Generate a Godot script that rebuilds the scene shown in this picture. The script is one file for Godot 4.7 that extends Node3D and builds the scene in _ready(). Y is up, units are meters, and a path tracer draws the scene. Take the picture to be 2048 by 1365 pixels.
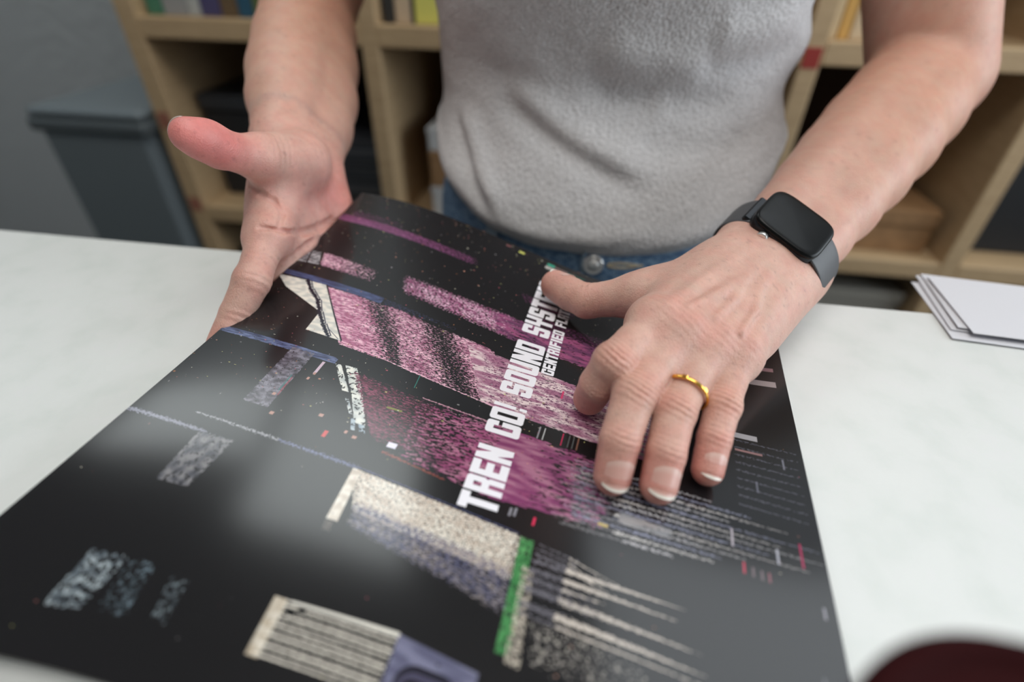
extends Node3D

const T = 0.95          # height of the counter top; places below are written relative to it
const TEX = 2048
var M := {}
var used := {}
var art := PackedByteArray()
var nz := FastNoiseLite.new()
var KP := PackedVector3Array()   # control points of the bent record sleeve


func _ready():
	# ---------------------------------------------------------------- camera
	var cam := Camera3D.new()
	cam.name = "camera"
	add_child(cam, true)
	cam.transform = Transform3D(Basis(Vector3(0.98844, 0.01394, -0.15098), Vector3(-0.10263, 0.79449, -0.59855), Vector3(0.11161, 0.60712, 0.78673)), Vector3(0, T + 0.2045, 0))
	cam.fov = 66.3
	cam.near = 0.01
	cam.far = 20.0
	var lens := CameraAttributesPhysical.new()
	lens.frustum_focal_length = 18.36
	lens.frustum_focus_distance = 0.285
	lens.exposure_aperture = 2.5
	lens.frustum_near = 0.01
	lens.frustum_far = 20.0
	cam.attributes = lens
	cam.fov = 66.3
	cam.current = true
	# ---------------------------------------------------------------- sky and exposure
	var we := WorldEnvironment.new()
	we.name = "world_environment"
	var env := Environment.new()
	env.background_mode = Environment.BG_COLOR
	env.background_color = Color(0.5, 0.55, 0.6)
	env.tonemap_mode = Environment.TONE_MAPPER_LINEAR
	env.tonemap_exposure = 0.98
	env.sdfgi_enabled = true
	env.ssao_enabled = true
	env.ssil_enabled = true
	we.environment = env
	add_child(we, true)
	nz.seed = 7
	nz.noise_type = FastNoiseLite.TYPE_SIMPLEX_SMOOTH
	nz.frequency = 1.0
	nz.fractal_type = FastNoiseLite.FRACTAL_NONE
	make_materials()
	# ---------------------------------------------------------------- large lights
	lights()
	# ---------------------------------------------------------------- structure, furniture, subject
	room()
	counter()
	shelf_unit()
	shelf_contents()
	bin()
	sleeve()
	person()
	watch()
	ring()
	papers()
	cup()


# ============================================================ small helpers
func obj(called: String, mesh: Mesh, mat: Material, parent: Node = null) -> MeshInstance3D:
	var o := MeshInstance3D.new()
	o.name = called if parent else numbered(called)
	o.mesh = mesh
	o.material_override = mat
	(parent if parent else self).add_child(o, true)
	if parent:
		o.position = -(parent.get_meta("base") if parent.has_meta("base") else Vector3.ZERO)
	return o


func numbered(called: String) -> String:
	used[called] = used.get(called, -1) + 1
	return called if used[called] == 0 else "%s_%03d" % [called, used[called]]


func thing(called: String, label: String, category: String, at := Vector3.ZERO, group := "") -> Node3D:
	var o := Node3D.new()
	o.name = numbered(called)
	add_child(o, true)
	o.position = at
	o.set_meta("base", at)     # part meshes are written in room coordinates and moved back by this
	tag(o, label, category, group)
	return o


func tag(o: Node, label: String, category: String, group := "") -> void:
	o.set_meta("label", label)
	o.set_meta("category", category)
	if group:
		o.set_meta("group", group)


func struct(called: String, mesh: Mesh, mat: Material, label := "", category := "") -> MeshInstance3D:
	var o := obj(called, mesh, mat)
	o.set_meta("kind", "structure")
	if label:
		o.set_meta("label", label)
		o.set_meta("category", category)
	return o


func V(x: float, y: float, z: float) -> Vector3:
	return Vector3(x, y + T, z)


func am(verts: PackedVector3Array, norms: PackedVector3Array, idx: PackedInt32Array, uvs = null, cols = null) -> ArrayMesh:
	var a := []
	a.resize(Mesh.ARRAY_MAX)
	a[Mesh.ARRAY_VERTEX] = verts
	a[Mesh.ARRAY_NORMAL] = norms
	a[Mesh.ARRAY_INDEX] = idx
	if uvs != null:
		a[Mesh.ARRAY_TEX_UV] = uvs
	if cols != null:
		a[Mesh.ARRAY_COLOR] = cols
	var m := ArrayMesh.new()
	m.add_surface_from_arrays(Mesh.PRIMITIVE_TRIANGLES, a)
	return m


func begin() -> SurfaceTool:
	var st := SurfaceTool.new()
	st.begin(Mesh.PRIMITIVE_TRIANGLES)
	return st


func tri(st: SurfaceTool, a: Vector3, b: Vector3, c: Vector3, n: Vector3) -> void:
	if (b - a).cross(c - a).dot(n) > 0.0:
		var t := b
		b = c
		c = t
	st.set_normal(n); st.add_vertex(a)
	st.set_normal(n); st.add_vertex(b)
	st.set_normal(n); st.add_vertex(c)


func quad(st: SurfaceTool, a: Vector3, b: Vector3, c: Vector3, d: Vector3, n: Vector3) -> void:
	tri(st, a, b, c, n)
	tri(st, a, c, d, n)


func rbox(st: SurfaceTool, c: Vector3, size: Vector3, bevel := 0.002, basis := Basis()) -> void:
	# a box with chamfered edges and corners
	var h := size * 0.5
	var e := minf(bevel, minf(h.x, minf(h.y, h.z)) * 0.9)
	for ax in 3:
		var b := (ax + 1) % 3
		var d := (ax + 2) % 3
		for s in [-1.0, 1.0]:
			var p := []
			for q in [[-1, -1], [1, -1], [1, 1], [-1, 1]]:
				var v := Vector3.ZERO
				v[ax] = s * h[ax]
				v[b] = q[0] * (h[b] - e)
				v[d] = q[1] * (h[d] - e)
				p.append(c + basis * v)
			var n := Vector3.ZERO
			n[ax] = s
			quad(st, p[0], p[1], p[2], p[3], basis * n)
		for s1 in [-1.0, 1.0]:
			for s2 in [-1.0, 1.0]:
				var p := []
				for q in [[0, -1], [1, -1], [1, 1], [0, 1]]:
					var v := Vector3.ZERO
					v[ax] = q[1] * (h[ax] - e)
					v[b] = s1 * (h[b] - (e if q[0] == 0 else 0.0))
					v[d] = s2 * (h[d] - (e if q[0] == 1 else 0.0))
					p.append(c + basis * v)
				var n := Vector3.ZERO
				n[b] = s1
				n[d] = s2
				quad(st, p[0], p[1], p[2], p[3], (basis * n).normalized())
	for sx in [-1.0, 1.0]:
		for sy in [-1.0, 1.0]:
			for sz in [-1.0, 1.0]:
				var s := Vector3(sx, sy, sz)
				var p0 := c + basis * (s * Vector3(h.x, h.y - e, h.z - e))
				var p1 := c + basis * (s * Vector3(h.x - e, h.y, h.z - e))
				var p2 := c + basis * (s * Vector3(h.x - e, h.y - e, h.z))
				tri(st, p0, p1, p2, (basis * s).normalized())


func box_mesh(lo: Vector3, hi: Vector3, bevel := 0.002) -> ArrayMesh:
	var st := begin()
	rbox(st, (lo + hi) * 0.5, hi - lo, bevel)
	return st.commit()


func grid(nu: int, nv: int, f: Callable, wrap := false, with_uv := false) -> ArrayMesh:
	# f(u, v) -> point; normals from differences
	var vs := PackedVector3Array()
	var ns := PackedVector3Array()
	var uv := PackedVector2Array()
	var ix := PackedInt32Array()
	for j in nv + 1:
		for i in nu + 1:
			var u := float(i) / nu
			var v := float(j) / nv
			var p: Vector3 = f.call(u, v)
			var e := 0.002
			var u0 := u - e if wrap else maxf(u - e, 0.0)
			var u1 := u + e if wrap else minf(u + e, 1.0)
			var du: Vector3 = (f.call(u1, v) as Vector3) - (f.call(u0, v) as Vector3)
			var dv: Vector3 = (f.call(u, minf(v + e, 1.0)) as Vector3) - (f.call(u, maxf(v - e, 0.0)) as Vector3)
			vs.append(p)
			var n := du.cross(dv)
			if n.length() < 1e-13 or du.length() < 1e-9:
				var w := clampf(v, 0.03, 0.97)
				du = (f.call(u1, w) as Vector3) - (f.call(u0, w) as Vector3)
				dv = (f.call(u, minf(w + e, 1.0)) as Vector3) - (f.call(u, maxf(w - e, 0.0)) as Vector3)
				n = du.cross(dv)
			ns.append(n.normalized())
			uv.append(Vector2(u, v))
	for j in nv:
		for i in nu:
			var a := j * (nu + 1) + i
			ix.append_array(PackedInt32Array([a, a + nu + 1, a + 1, a + 1, a + nu + 1, a + nu + 2]))
	return am(vs, ns, ix, uv if with_uv else null)


func lathe(profile: PackedVector2Array, c: Vector3, seg := 48) -> ArrayMesh:
	var n := profile.size() - 1
	return grid(seg, n * 4, func(u: float, v: float) -> Vector3:
		var t := v * n
		var i := mini(int(t), n - 1)
		var p := profile[i].lerp(profile[i + 1], t - i)
		var a := -u * TAU
		return c + Vector3(p.x * cos(a), p.y, p.x * sin(a)), true)


func tube(st: SurfaceTool, pts: PackedVector3Array, r: float, seg := 8) -> void:
	for i in pts.size() - 1:
		var d := (pts[i + 1] - pts[i]).normalized()
		var s := d.cross(Vector3(0.31, 0.9, 0.2)).normalized()
		var t := s.cross(d)
		for k in seg:
			var a0 := TAU * k / seg
			var a1 := TAU * (k + 1) / seg
			var n0 := s * cos(a0) + t * sin(a0)
			var n1 := s * cos(a1) + t * sin(a1)
			quad(st, pts[i] + n0 * r, pts[i] + n1 * r, pts[i + 1] + n1 * r, pts[i + 1] + n0 * r, (n0 + n1).normalized())


# ============================================================ materials
func mat(c: Color, rough := 0.6, metal := 0.0) -> StandardMaterial3D:
	var m := StandardMaterial3D.new()
	m.albedo_color = c
	m.roughness = rough
	m.metallic = metal
	return m


func noise_tex(freq: float, size := 256, normal := false, bump := 2.0, seed_ := 1, octaves := 4, ramp: Gradient = null, kind := FastNoiseLite.TYPE_SIMPLEX_SMOOTH) -> NoiseTexture2D:
	var t := NoiseTexture2D.new()
	var n := FastNoiseLite.new()
	n.noise_type = kind
	n.seed = seed_
	n.frequency = freq
	n.fractal_octaves = octaves
	t.noise = n
	t.width = size
	t.height = size
	t.seamless = true
	t.as_normal_map = normal
	t.bump_strength = bump
	if ramp:
		t.color_ramp = ramp
	return t


func ramp(a: Color, b: Color, c = null) -> Gradient:
	var g := Gradient.new()
	g.set_color(0, a)
	g.set_color(1, b)
	if c != null:
		g.add_point(0.5, c)
	return g


func triplanar(m: StandardMaterial3D, per_metre: Vector3, world := true) -> void:
	m.uv1_triplanar = true
	m.uv1_world_triplanar = world
	m.uv1_scale = per_metre


func wood_texture(a: Color, b: Color, seed_: int) -> ImageTexture:
	var im := Image.create(256, 256, false, Image.FORMAT_RGB8)
	var n := FastNoiseLite.new()
	n.seed = seed_
	n.frequency = 1.0
	for y in 256:
		for x in 256:
			var g := n.get_noise_2d(x * 0.012 + 5.0, y * 0.16) * 0.5 + n.get_noise_2d(x * 0.05, y * 0.9) * 0.3 + 0.5
			im.set_pixel(x, y, a.lerp(b, clampf(g, 0.0, 1.0)))
	return ImageTexture.create_from_image(im)


func make_materials() -> void:
	M.wall = mat(Color(0.72, 0.735, 0.745), 0.85)
	M.wall.normal_enabled = true
	M.wall.normal_texture = noise_tex(0.05, 256, true, 1.0, 3)
	triplanar(M.wall, Vector3(2, 2, 2))
	M.wall_pale = mat(Color(0.74, 0.74, 0.73), 0.85)
	M.ceiling = mat(Color(0.62, 0.62, 0.61), 0.9)
	M.floor = mat(Color(0.36, 0.36, 0.36), 0.5)
	M.floor.albedo_texture = noise_tex(0.02, 256, false, 1.0, 5, 4, ramp(Color(0.8, 0.8, 0.8), Color(1, 1, 1)))
	triplanar(M.floor, Vector3(1, 1, 1))
	# white counter with faint grey-green smudges
	M.counter = mat(Color(0.88, 0.885, 0.88), 0.38)
	M.counter.albedo_texture = noise_tex(0.012, 512, false, 1.0, 11, 5, ramp(Color(0.955, 0.968, 0.958), Color(1, 1, 1), Color(0.99, 0.995, 0.99)))
	triplanar(M.counter, Vector3(4, 4, 4))
	M.counter_side = mat(Color(0.80, 0.81, 0.80), 0.5)
	M.paper = mat(Color(0.84, 0.84, 0.86), 0.7)
	# pale plywood / pine
	M.wood = mat(Color(1, 1, 1), 0.6)
	M.wood.albedo_texture = wood_texture(Color(0.80, 0.69, 0.54), Color(0.70, 0.59, 0.45), 4)
	triplanar(M.wood, Vector3(3, 3, 3))
	M.card = mat(Color(0.68, 0.52, 0.36), 0.8)
	M.card.albedo_texture = noise_tex(0.06, 128, false, 1.0, 8, 3, ramp(Color(0.85, 0.85, 0.85), Color(1, 1, 1)))
	triplanar(M.card, Vector3(4, 4, 4))
	M.back_panel = mat(Color(0.26, 0.20, 0.155), 0.8)
	M.dark = mat(Color(0.12, 0.125, 0.14), 0.55)
	M.dark2 = mat(Color(0.20, 0.21, 0.23), 0.5)
	M.grey_plastic = mat(Color(0.42, 0.455, 0.475), 0.45)
	M.grey_rim = mat(Color(0.33, 0.36, 0.375), 0.5)
	M.white_card = mat(Color(0.80, 0.80, 0.80), 0.7)
	M.beige = mat(Color(0.60, 0.585, 0.55), 0.75)
	M.maroon = mat(Color(0.17, 0.05, 0.055), 0.6)
	M.maroon_in = mat(Color(0.17, 0.05, 0.055), 0.9)
	M.maroon_in.metallic_specular = 0.2
	# skin: the colour comes with the vertices
	M.skin = mat(Color(1, 1, 1), 0.47)
	M.skin.vertex_color_use_as_albedo = true
	M.skin.metallic_specular = 0.45
	M.skin.subsurf_scatter_enabled = true
	M.skin.subsurf_scatter_strength = 0.16
	M.skin.normal_enabled = true
	M.skin.normal_scale = 0.6
	M.skin.normal_texture = noise_tex(0.09, 512, true, 5.0, 21, 3, null, FastNoiseLite.TYPE_CELLULAR)
	triplanar(M.skin, Vector3(22, 22, 22))
	M.nail = mat(Color(1, 1, 1), 0.28)
	M.nail.vertex_color_use_as_albedo = true
	M.hair = mat(Color(0.25, 0.17, 0.11), 0.6)
	# heathered grey jersey
	M.shirt = mat(Color(1, 1, 1), 0.9)
	M.shirt.albedo_texture = heather()
	M.shirt.normal_enabled = true
	M.shirt.normal_scale = 0.5
	M.shirt.normal_texture = noise_tex(0.22, 256, true, 3.0, 31, 2)
	M.shirt.rim_enabled = true
	M.shirt.rim = 0.15
	triplanar(M.shirt, Vector3(5, 5, 5))
	M.denim = mat(Color(1, 1, 1), 0.85)
	M.denim.albedo_texture = denim()
	M.denim.normal_enabled = true
	M.denim.normal_scale = 0.7
	M.denim.normal_texture = noise_tex(0.2, 256, true, 4.0, 41, 2)
	triplanar(M.denim, Vector3(11, 11, 11))
	M.denim_pale = mat(Color(0.50, 0.57, 0.63), 0.85)
	M.thread = mat(Color(0.72, 0.66, 0.55), 0.8)
	M.steel = mat(Color(0.93, 0.92, 0.91), 0.32, 0.9)
	M.gold = mat(Color(0.95, 0.74, 0.36), 0.16, 1.0)
	M.watch_glass = mat(Color(0.045, 0.048, 0.052), 0.3)
	M.watch_glass.metallic_specular = 0.3
	M.watch_case = mat(Color(0.20, 0.205, 0.215), 0.3, 0.9)
	M.strap = mat(Color(0.27, 0.27, 0.28), 0.5)
	M.panel = mat(Color(1, 1, 1), 0.5)


func heather() -> ImageTexture:
	var n := FastNoiseLite.new()
	n.seed = 3
	n.frequency = 1.0
	var im := Image.create(512, 512, false, Image.FORMAT_RGB8)
	for y in 512:
		for x in 512:
			# fibres: short pale and dark flecks drawn out sideways; wraps by blending two tiles
			var f := x / 512.0
			var a := n.get_noise_2d(x * 0.075, y * 0.35) + 0.7 * n.get_noise_2d(x * 0.16 + 90.0, y * 0.8)
			var b := n.get_noise_2d((x - 512) * 0.075, y * 0.35) + 0.7 * n.get_noise_2d((x - 512) * 0.16 + 90.0, y * 0.8)
			var s := lerpf(a, b, f)
			var g := 0.765 + 0.20 * s
			im.set_pixel(x, y, Color(g * 1.005, g * 0.995, g * 1.0))
	return ImageTexture.create_from_image(im)


func denim() -> ImageTexture:
	var n := FastNoiseLite.new()
	n.seed = 9
	n.frequency = 1.0
	var im := Image.create(512, 512, false, Image.FORMAT_RGB8)
	var a := Color(0.17, 0.30, 0.46)
	var b := Color(0.74, 0.84, 0.91)
	for y in 512:
		for x in 512:
			var wear := n.get_noise_2d(x * 0.022, y * 0.030) * 0.9 + n.get_noise_2d(x * 0.07, y * 0.09) * 0.5
			var twill := 0.16 * sin((x + y * 0.6) * 0.9) + 0.22 * n.get_noise_2d(x * 0.5, y * 0.12)
			im.set_pixel(x, y, a.lerp(b, clampf(0.40 + wear * 0.55 + twill, 0.0, 1.0)))
	return ImageTexture.create_from_image(im)


# ============================================================ room and lights
func panel_light(lo: Vector2, hi: Vector2, energy: float, glow: float, col: Color, label: String) -> void:
	# a luminaire let into the ceiling: frame, diffuser and the lamp just below it
	var y := T + 1.75
	var c := Vector3((lo.x + hi.x) * 0.5, y, (lo.y + hi.y) * 0.5)
	var size := Vector2(hi.x - lo.x, hi.y - lo.y)
	var t := thing("ceiling_light", label, "ceiling light", c, "square panel lights in the ceiling")
	var st := begin()
	for s in [-1.0, 1.0]:
		rbox(st, c + Vector3(s * (size.x * 0.5 + 0.012), -0.012, 0), Vector3(0.024, 0.03, size.y + 0.048), 0.003)
		rbox(st, c + Vector3(0, -0.012, s * (size.y * 0.5 + 0.012)), Vector3(size.x, 0.03, 0.024), 0.003)
	obj("frame", st.commit(), M.white_card, t)
	var dm := mat(Color(0.9, 0.9, 0.9), 0.5)
	dm.emission_enabled = true
	dm.emission = col
	dm.emission_energy_multiplier = glow
	obj("diffuser", box_mesh(c - Vector3(size.x * 0.5, 0.004, size.y * 0.5), c + Vector3(size.x * 0.5, 0.006, size.y * 0.5), 0.001), dm, t)
	var l := AreaLight3D.new()
	l.name = "lamp"
	l.area_size = size
	l.light_energy = energy
	l.light_color = col
	l.shadow_enabled = true
	l.area_range = 12.0
	l.area_attenuation = 2.0
	t.add_child(l, true)
	l.position = Vector3(0, -0.012, 0)
	l.rotation_degrees = Vector3(-90, 0, 0)


func lights() -> void:
	panel_light(Vector2(-1.04, -1.31), Vector2(-0.42, -0.77), 0.36, 2.1, Color(0.97, 1.0, 1.0), "ceiling panel light over the shelves behind the raised thumb")
	panel_light(Vector2(-1.75, -1.31), Vector2(-1.10, -1.0), 0.22, 2.1, Color(0.97, 1.0, 1.0), "ceiling panel light above the grey bin")
	panel_light(Vector2(0.3, -1.26), Vector2(1.5, -0.5), 0.52, 0.64, Color(0.95, 0.98, 1.0), "ceiling panel light over the right end of the shelves")
	panel_light(Vector2(-0.5, -0.25), Vector2(0.7, 0.55), 1.25, 1.4, Color(1.0, 0.985, 0.96), "ceiling panel light over the near side of the counter")
	# daylight through the window in the right wall
	var l := AreaLight3D.new()
	l.name = "window_daylight"
	l.area_size = Vector2(1.9, 1.2)
	l.light_energy = 3.9
	l.light_color = Color(0.93, 0.97, 1.0)
	l.shadow_enabled = true
	l.area_range = 12.0
	add_child(l, true)
	l.position = V(2.18, 0.75, -0.1)
	l.rotation_degrees = Vector3(0, 90, 0)


func room() -> void:
	var x0 := -2.2
	var x1 := 2.25
	var z0 := -1.36
	var z1 := 2.6
	var top := T + 1.76
	struct("floor", box_mesh(Vector3(x0, -0.1, z0), Vector3(x1, 0, z1), 0.001), M.floor)
	struct("ceiling", box_mesh(Vector3(x0, top, z0), Vector3(x1, top + 0.1, z1), 0.001), M.ceiling)
	struct("wall_back", box_mesh(Vector3(x0 - 0.1, 0, z0 - 0.1), Vector3(x1 + 0.1, top, z0), 0.001), M.wall)
	struct("wall_front", box_mesh(Vector3(x0 - 0.1, 0, z1), Vector3(x1 + 0.1, top, z1 + 0.1), 0.001), M.wall_pale)
	struct("wall_left", box_mesh(Vector3(x0 - 0.1, 0, z0), Vector3(x0, top, z1), 0.001), M.wall)
	# the right wall is built round its window opening
	var st := begin()
	var a := V(x1, 0.12, -1.08)
	var b := V(x1 + 0.1, 1.38, 0.88)
	for r in [[0.0, a.y, z0, z1], [b.y, top, z0, z1], [a.y, b.y, z0, a.z], [a.y, b.y, b.z, z1]]:
		rbox(st, Vector3(x1 + 0.05, (r[0] + r[1]) * 0.5, (r[2] + r[3]) * 0.5), Vector3(0.1, r[1] - r[0], r[3] - r[2]), 0.001)
	struct("wall_right", st.commit(), M.wall_pale)
	st = begin()
	for z in [a.z + 0.025, -0.1, b.z - 0.025]:
		rbox(st, Vector3(x1 + 0.05, (a.y + b.y) * 0.5, z), Vector3(0.06, b.y - a.y, 0.05), 0.004)
	for y in [a.y + 0.025, b.y - 0.025]:
		rbox(st, Vector3(x1 + 0.05, y, -0.1), Vector3(0.06, 0.05, b.z - a.z), 0.004)
	var w := struct("window_1", st.commit(), M.white_card)
	var g := mat(Color(0.9, 0.95, 1.0, 0.06), 0.02)
	g.transparency = BaseMaterial3D.TRANSPARENCY_ALPHA
	obj("pane", box_mesh(Vector3(x1 + 0.045, a.y + 0.04, a.z + 0.04), Vector3(x1 + 0.055, b.y - 0.04, b.z - 0.04), 0.001), g, w)
	st = begin()
	rbox(st, Vector3(0, 0.05, z0 + 0.008), Vector3(x1 - x0, 0.1, 0.016), 0.003)
	struct("baseboard_back", st.commit(), M.white_card)


func counter() -> void:
	var t := thing("counter", "long white counter with a smooth pale top, under the record sleeve", "counter", Vector3(0.1, 0, 0.1))
	obj("countertop", box_mesh(V(-1.7, -0.04, -0.3495), V(1.7, 0, 0.62), 0.003), M.counter, t)
	var st := begin()
	rbox(st, V(0, -0.09, 0.14), Vector3(3.2, 0.09, 0.85), 0.004)
	obj("apron", st.commit(), M.counter_side, t)
	for x in [-1.55, 1.55]:
		for z in [-0.25, 0.52]:
			st = begin()
			rbox(st, Vector3(x, (T - 0.135) * 0.5, z), Vector3(0.07, T - 0.135, 0.07), 0.004)
			obj("leg", st.commit(), M.counter_side, t)


func shelf_unit() -> void:
	var zf := -0.92
	var zb := -1.31
	var t := thing("shelf_unit", "pale wooden open shelf unit of square bays behind the person", "shelf unit", Vector3(0.09, 0, -1.1))
	var ys := [-0.935, -0.596, -0.253, 0.081, 0.415, 0.75]
	for x in [-0.795, -0.372, -0.033, 0.307, 0.648, 0.985]:
		var w := 0.036 if absf(x + 0.795) < 0.01 or x > 0.9 else 0.03
		obj("upright", box_mesh(V(x - w * 0.5, -0.95, zb), V(x + w * 0.5, 0.766, zf), 0.002), M.wood, t)
	var xs := [-0.777, -0.387, -0.357, -0.048, -0.018, 0.292, 0.322, 0.633, 0.663, 0.967]
	for y in ys:
		for k in 5:
			obj("shelf_board", box_mesh(V(xs[k * 2], y - 0.016, zb), V(xs[k * 2 + 1], y + 0.016, zf), 0.002), M.wood, t)
	obj("back_panel", box_mesh(V(-0.78, -0.94, zb - 0.012), V(0.97, 0.76, zb + 0.0), 0.001), M.back_panel, t)
	for p in [[-0.795, -0.07], [-0.795, -0.235], [0.307, 0.075]]:
		obj("red_sticker", box_mesh(V(p[0] - 0.012, p[1] - 0.014, zf), V(p[0] + 0.012, p[1] + 0.014, zf + 0.0012), 0.0004), mat(Color(0.62, 0.20, 0.17) if p[0] > 0.0 else Color(0.62, 0.40, 0.33), 0.6), t)


func spine(x: float, w: float, hgt: float, y: float, c: Color, label: String, group: String, z := -0.945) -> void:
	var t := thing("record", label, "record", V(x + w * 0.5, y, z - 0.15), group)
	obj("sleeve_board", box_mesh(V(x + 0.0004, y, z - 0.31), V(x + w - 0.0004, y + hgt, z), minf(0.0012, w * 0.3)), mat(c, 0.6), t)


func shelf_contents() -> void:
	var y := 0.0975
	var rows := [
		[-0.772, 0.03, 0.31, Color(0.30, 0.52, 0.42), "green record spine beside the left upright on the upper shelf"],
		[-0.741, 0.045, 0.30, Color(0.62, 0.62, 0.62), "pale grey record spine next to the green one, upper left bay"],
		[-0.695, 0.022, 0.31, Color(0.72, 0.73, 0.72), "thin whitish record spine between grey and violet spines, upper left bay"],
		[-0.672, 0.036, 0.31, Color(0.30, 0.28, 0.44), "dark violet record spine in the upper left bay"],
		[-0.635, 0.03, 0.30, Color(0.42, 0.34, 0.24), "brown record spine in the upper left bay"],
		[-0.604, 0.026, 0.31, Color(0.16, 0.34, 0.44), "teal blue record spine in the upper left bay"],
		[-0.577, 0.034, 0.30, Color(0.36, 0.42, 0.25), "olive green record spine next to the teal one, upper left bay"],
		[-0.542, 0.04, 0.31, Color(0.28, 0.25, 0.22), "dark brown record spine behind the raised forearm, upper left bay"],
		[-0.50, 0.03, 0.31, Color(0.55, 0.50, 0.42), "tan record spine behind the raised forearm, upper left bay"],
		[-0.353, 0.019, 0.30, Color(0.20, 0.20, 0.20), "black record spine at the upright beside the shirt"],
		[-0.333, 0.026, 0.31, Color(0.80, 0.71, 0.60), "beige record spine left of the yellow one, beside the shirt"],
		[-0.306, 0.005, 0.31, Color(0.16, 0.18, 0.19), "thin dark record spine between the beige and yellow spines"],
		[-0.300, 0.046, 0.31, Color(0.88, 0.86, 0.45), "bright yellow record spine on the upper shelf beside the shirt"],
		[-0.252, 0.04, 0.30, Color(0.17, 0.19, 0.20), "dark record spine right of the yellow one, beside the shirt"],
		[0.327, 0.012, 0.31, Color(0.82, 0.73, 0.58), "cream record spine at the upright right of the shirt"],
		[0.340, 0.016, 0.31, Color(0.82, 0.64, 0.35), "ochre yellow record spine right of the shirt, upper shelf"],
		[0.357, 0.03, 0.31, Color(0.82, 0.73, 0.60), "broad cream record spine between shirt and raised arm, upper shelf"],
		[0.388, 0.02, 0.30, Color(0.66, 0.55, 0.42), "tan record spine beside the upper arm, upper right shelf"],
		[0.41, 0.05, 0.31, Color(0.50, 0.40, 0.34), "brown record spine hidden mostly by the upper arm"],
	]
	for r in rows:
		spine(r[0], r[1], r[2] - 0.014, y, r[3], r[4], "records on the upper shelf")
	y = -0.2365
	var t := thing("storage_box", "near black storage box in the left bay below the records", "box", V(-0.69, y, -1.08))
	obj("body", box_mesh(V(-0.765, y, -1.27), V(-0.575, y + 0.17, -0.99), 0.004), M.dark, t)
	obj("lid", box_mesh(V(-0.768, y + 0.171, -1.273), V(-0.572, y + 0.2, -0.985), 0.004), M.dark2, t)
	for k in 11:
		var s := thing("flat_record", "topmost dark record sleeve of the flat stack in the bay behind the raised thumb" if k == 10 else ("black record sleeve lying in the flat stack behind the raised thumb" if k % 3 else "grey record sleeve lying in the flat stack behind the raised thumb"), "record", V(-0.48, y, -1.1), "flat stack of dark records")
		var sh := 0.004 * sin(k * 2.3)
		obj("sleeve_board", box_mesh(V(-0.565 + sh, y + k * 0.0125, -1.25), V(-0.40 + sh, y + k * 0.0125 + 0.0118, -0.96 + 0.004 * cos(k * 1.7)), 0.001), mat(Color(0.20, 0.21, 0.23) if k % 3 else Color(0.34, 0.35, 0.37), 0.5), s)
	# second bay: white, brown and white boxes
	for b in [[0.0, 0.062, M.white_card, "white flat box at the bottom of the stack beside the jeans"], [0.063, 0.067, M.card, "brown cardboard box between two white boxes in the stack"], [0.131, 0.042, M.white_card, "white flat box on top of the stack beside the shirt"]]:
		var o := thing("carton", b[3], "box", V(-0.19, y + b[0], -1.1), "stacked boxes beside the shirt")
		obj("body", box_mesh(V(-0.297, y + b[0], -1.26), V(-0.075, y + b[0] + b[1] - 0.012, -0.95), 0.002), b[2], o)
		obj("lid", box_mesh(V(-0.2985, y + b[0] + b[1] - 0.012, -1.262), V(-0.0735, y + b[0] + b[1] - 0.0005, -0.9485), 0.002), b[2], o)
	# fourth bay: cardboard box with a flap
	t = thing("cardboard_box", "low brown cardboard box in the bay under the watch arm", "box", V(0.47, y, -1.08))
	obj("body", box_mesh(V(0.345, y, -1.24), V(0.613, y + 0.075, -0.955), 0.002), M.card, t)
	var st := begin()
	rbox(st, V(0.479, y + 0.0775, -1.097), Vector3(0.268, 0.004, 0.285), 0.001)
	rbox(st, V(0.479, y + 0.066, -0.9525), Vector3(0.268, 0.026, 0.003), 0.001)
	obj("lid", st.commit(), M.card, t)
	t = thing("black_box", "black box in the far right bay, beyond the wooden upright", "box", V(0.815, y, -1.08))
	obj("body", box_mesh(V(0.68, y, -1.27), V(0.95, y + 0.20, -0.985), 0.004), M.dark, t)
	obj("lid", box_mesh(V(0.677, y + 0.2005, -1.273), V(0.953, y + 0.23, -0.982), 0.004), M.dark, t)
	# lower row, just seen over the counter edge
	y = -0.5795
	t = thing("file_box", "greyish beige box in the lower bay, under the watch arm", "box", V(0.47, y, -1.08))
	obj("body", box_mesh(V(0.335, y, -1.26), V(0.62, y + 0.235, -0.95), 0.003), M.beige, t)
	obj("lid", box_mesh(V(0.332, y + 0.2355, -1.263), V(0.623, y + 0.262, -0.947), 0.003), M.beige, t)
	t = thing("black_box", "black box in the lower left bay behind the left hand", "box", V(-0.58, y, -1.08))
	obj("body", box_mesh(V(-0.76, y, -1.26), V(-0.41, y + 0.2, -0.96), 0.003), M.dark2, t)
	obj("lid", box_mesh(V(-0.763, y + 0.2005, -1.263), V(-0.407, y + 0.225, -0.957), 0.003), M.dark, t)


func bin() -> void:
	var t := thing("waste_bin", "tall slim grey bin standing left of the wooden shelf unit", "bin", Vector3(-0.95, 0, -1.06))
	var st := begin()
	rbox(st, V(-0.945, -0.51, -1.06), Vector3(0.23, 0.88, 0.32), 0.012)
	obj("body", st.commit(), M.grey_plastic, t)
	st = begin()
	rbox(st, V(-0.945, -0.0625, -1.06), Vector3(0.24, 0.016, 0.33), 0.006)
	obj("lid", st.commit(), M.grey_plastic, t)
	st = begin()
	rbox(st, V(-0.945, -0.084, -1.06), Vector3(0.248, 0.026, 0.338), 0.006)
	obj("rim", st.commit(), M.grey_rim, t)


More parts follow.
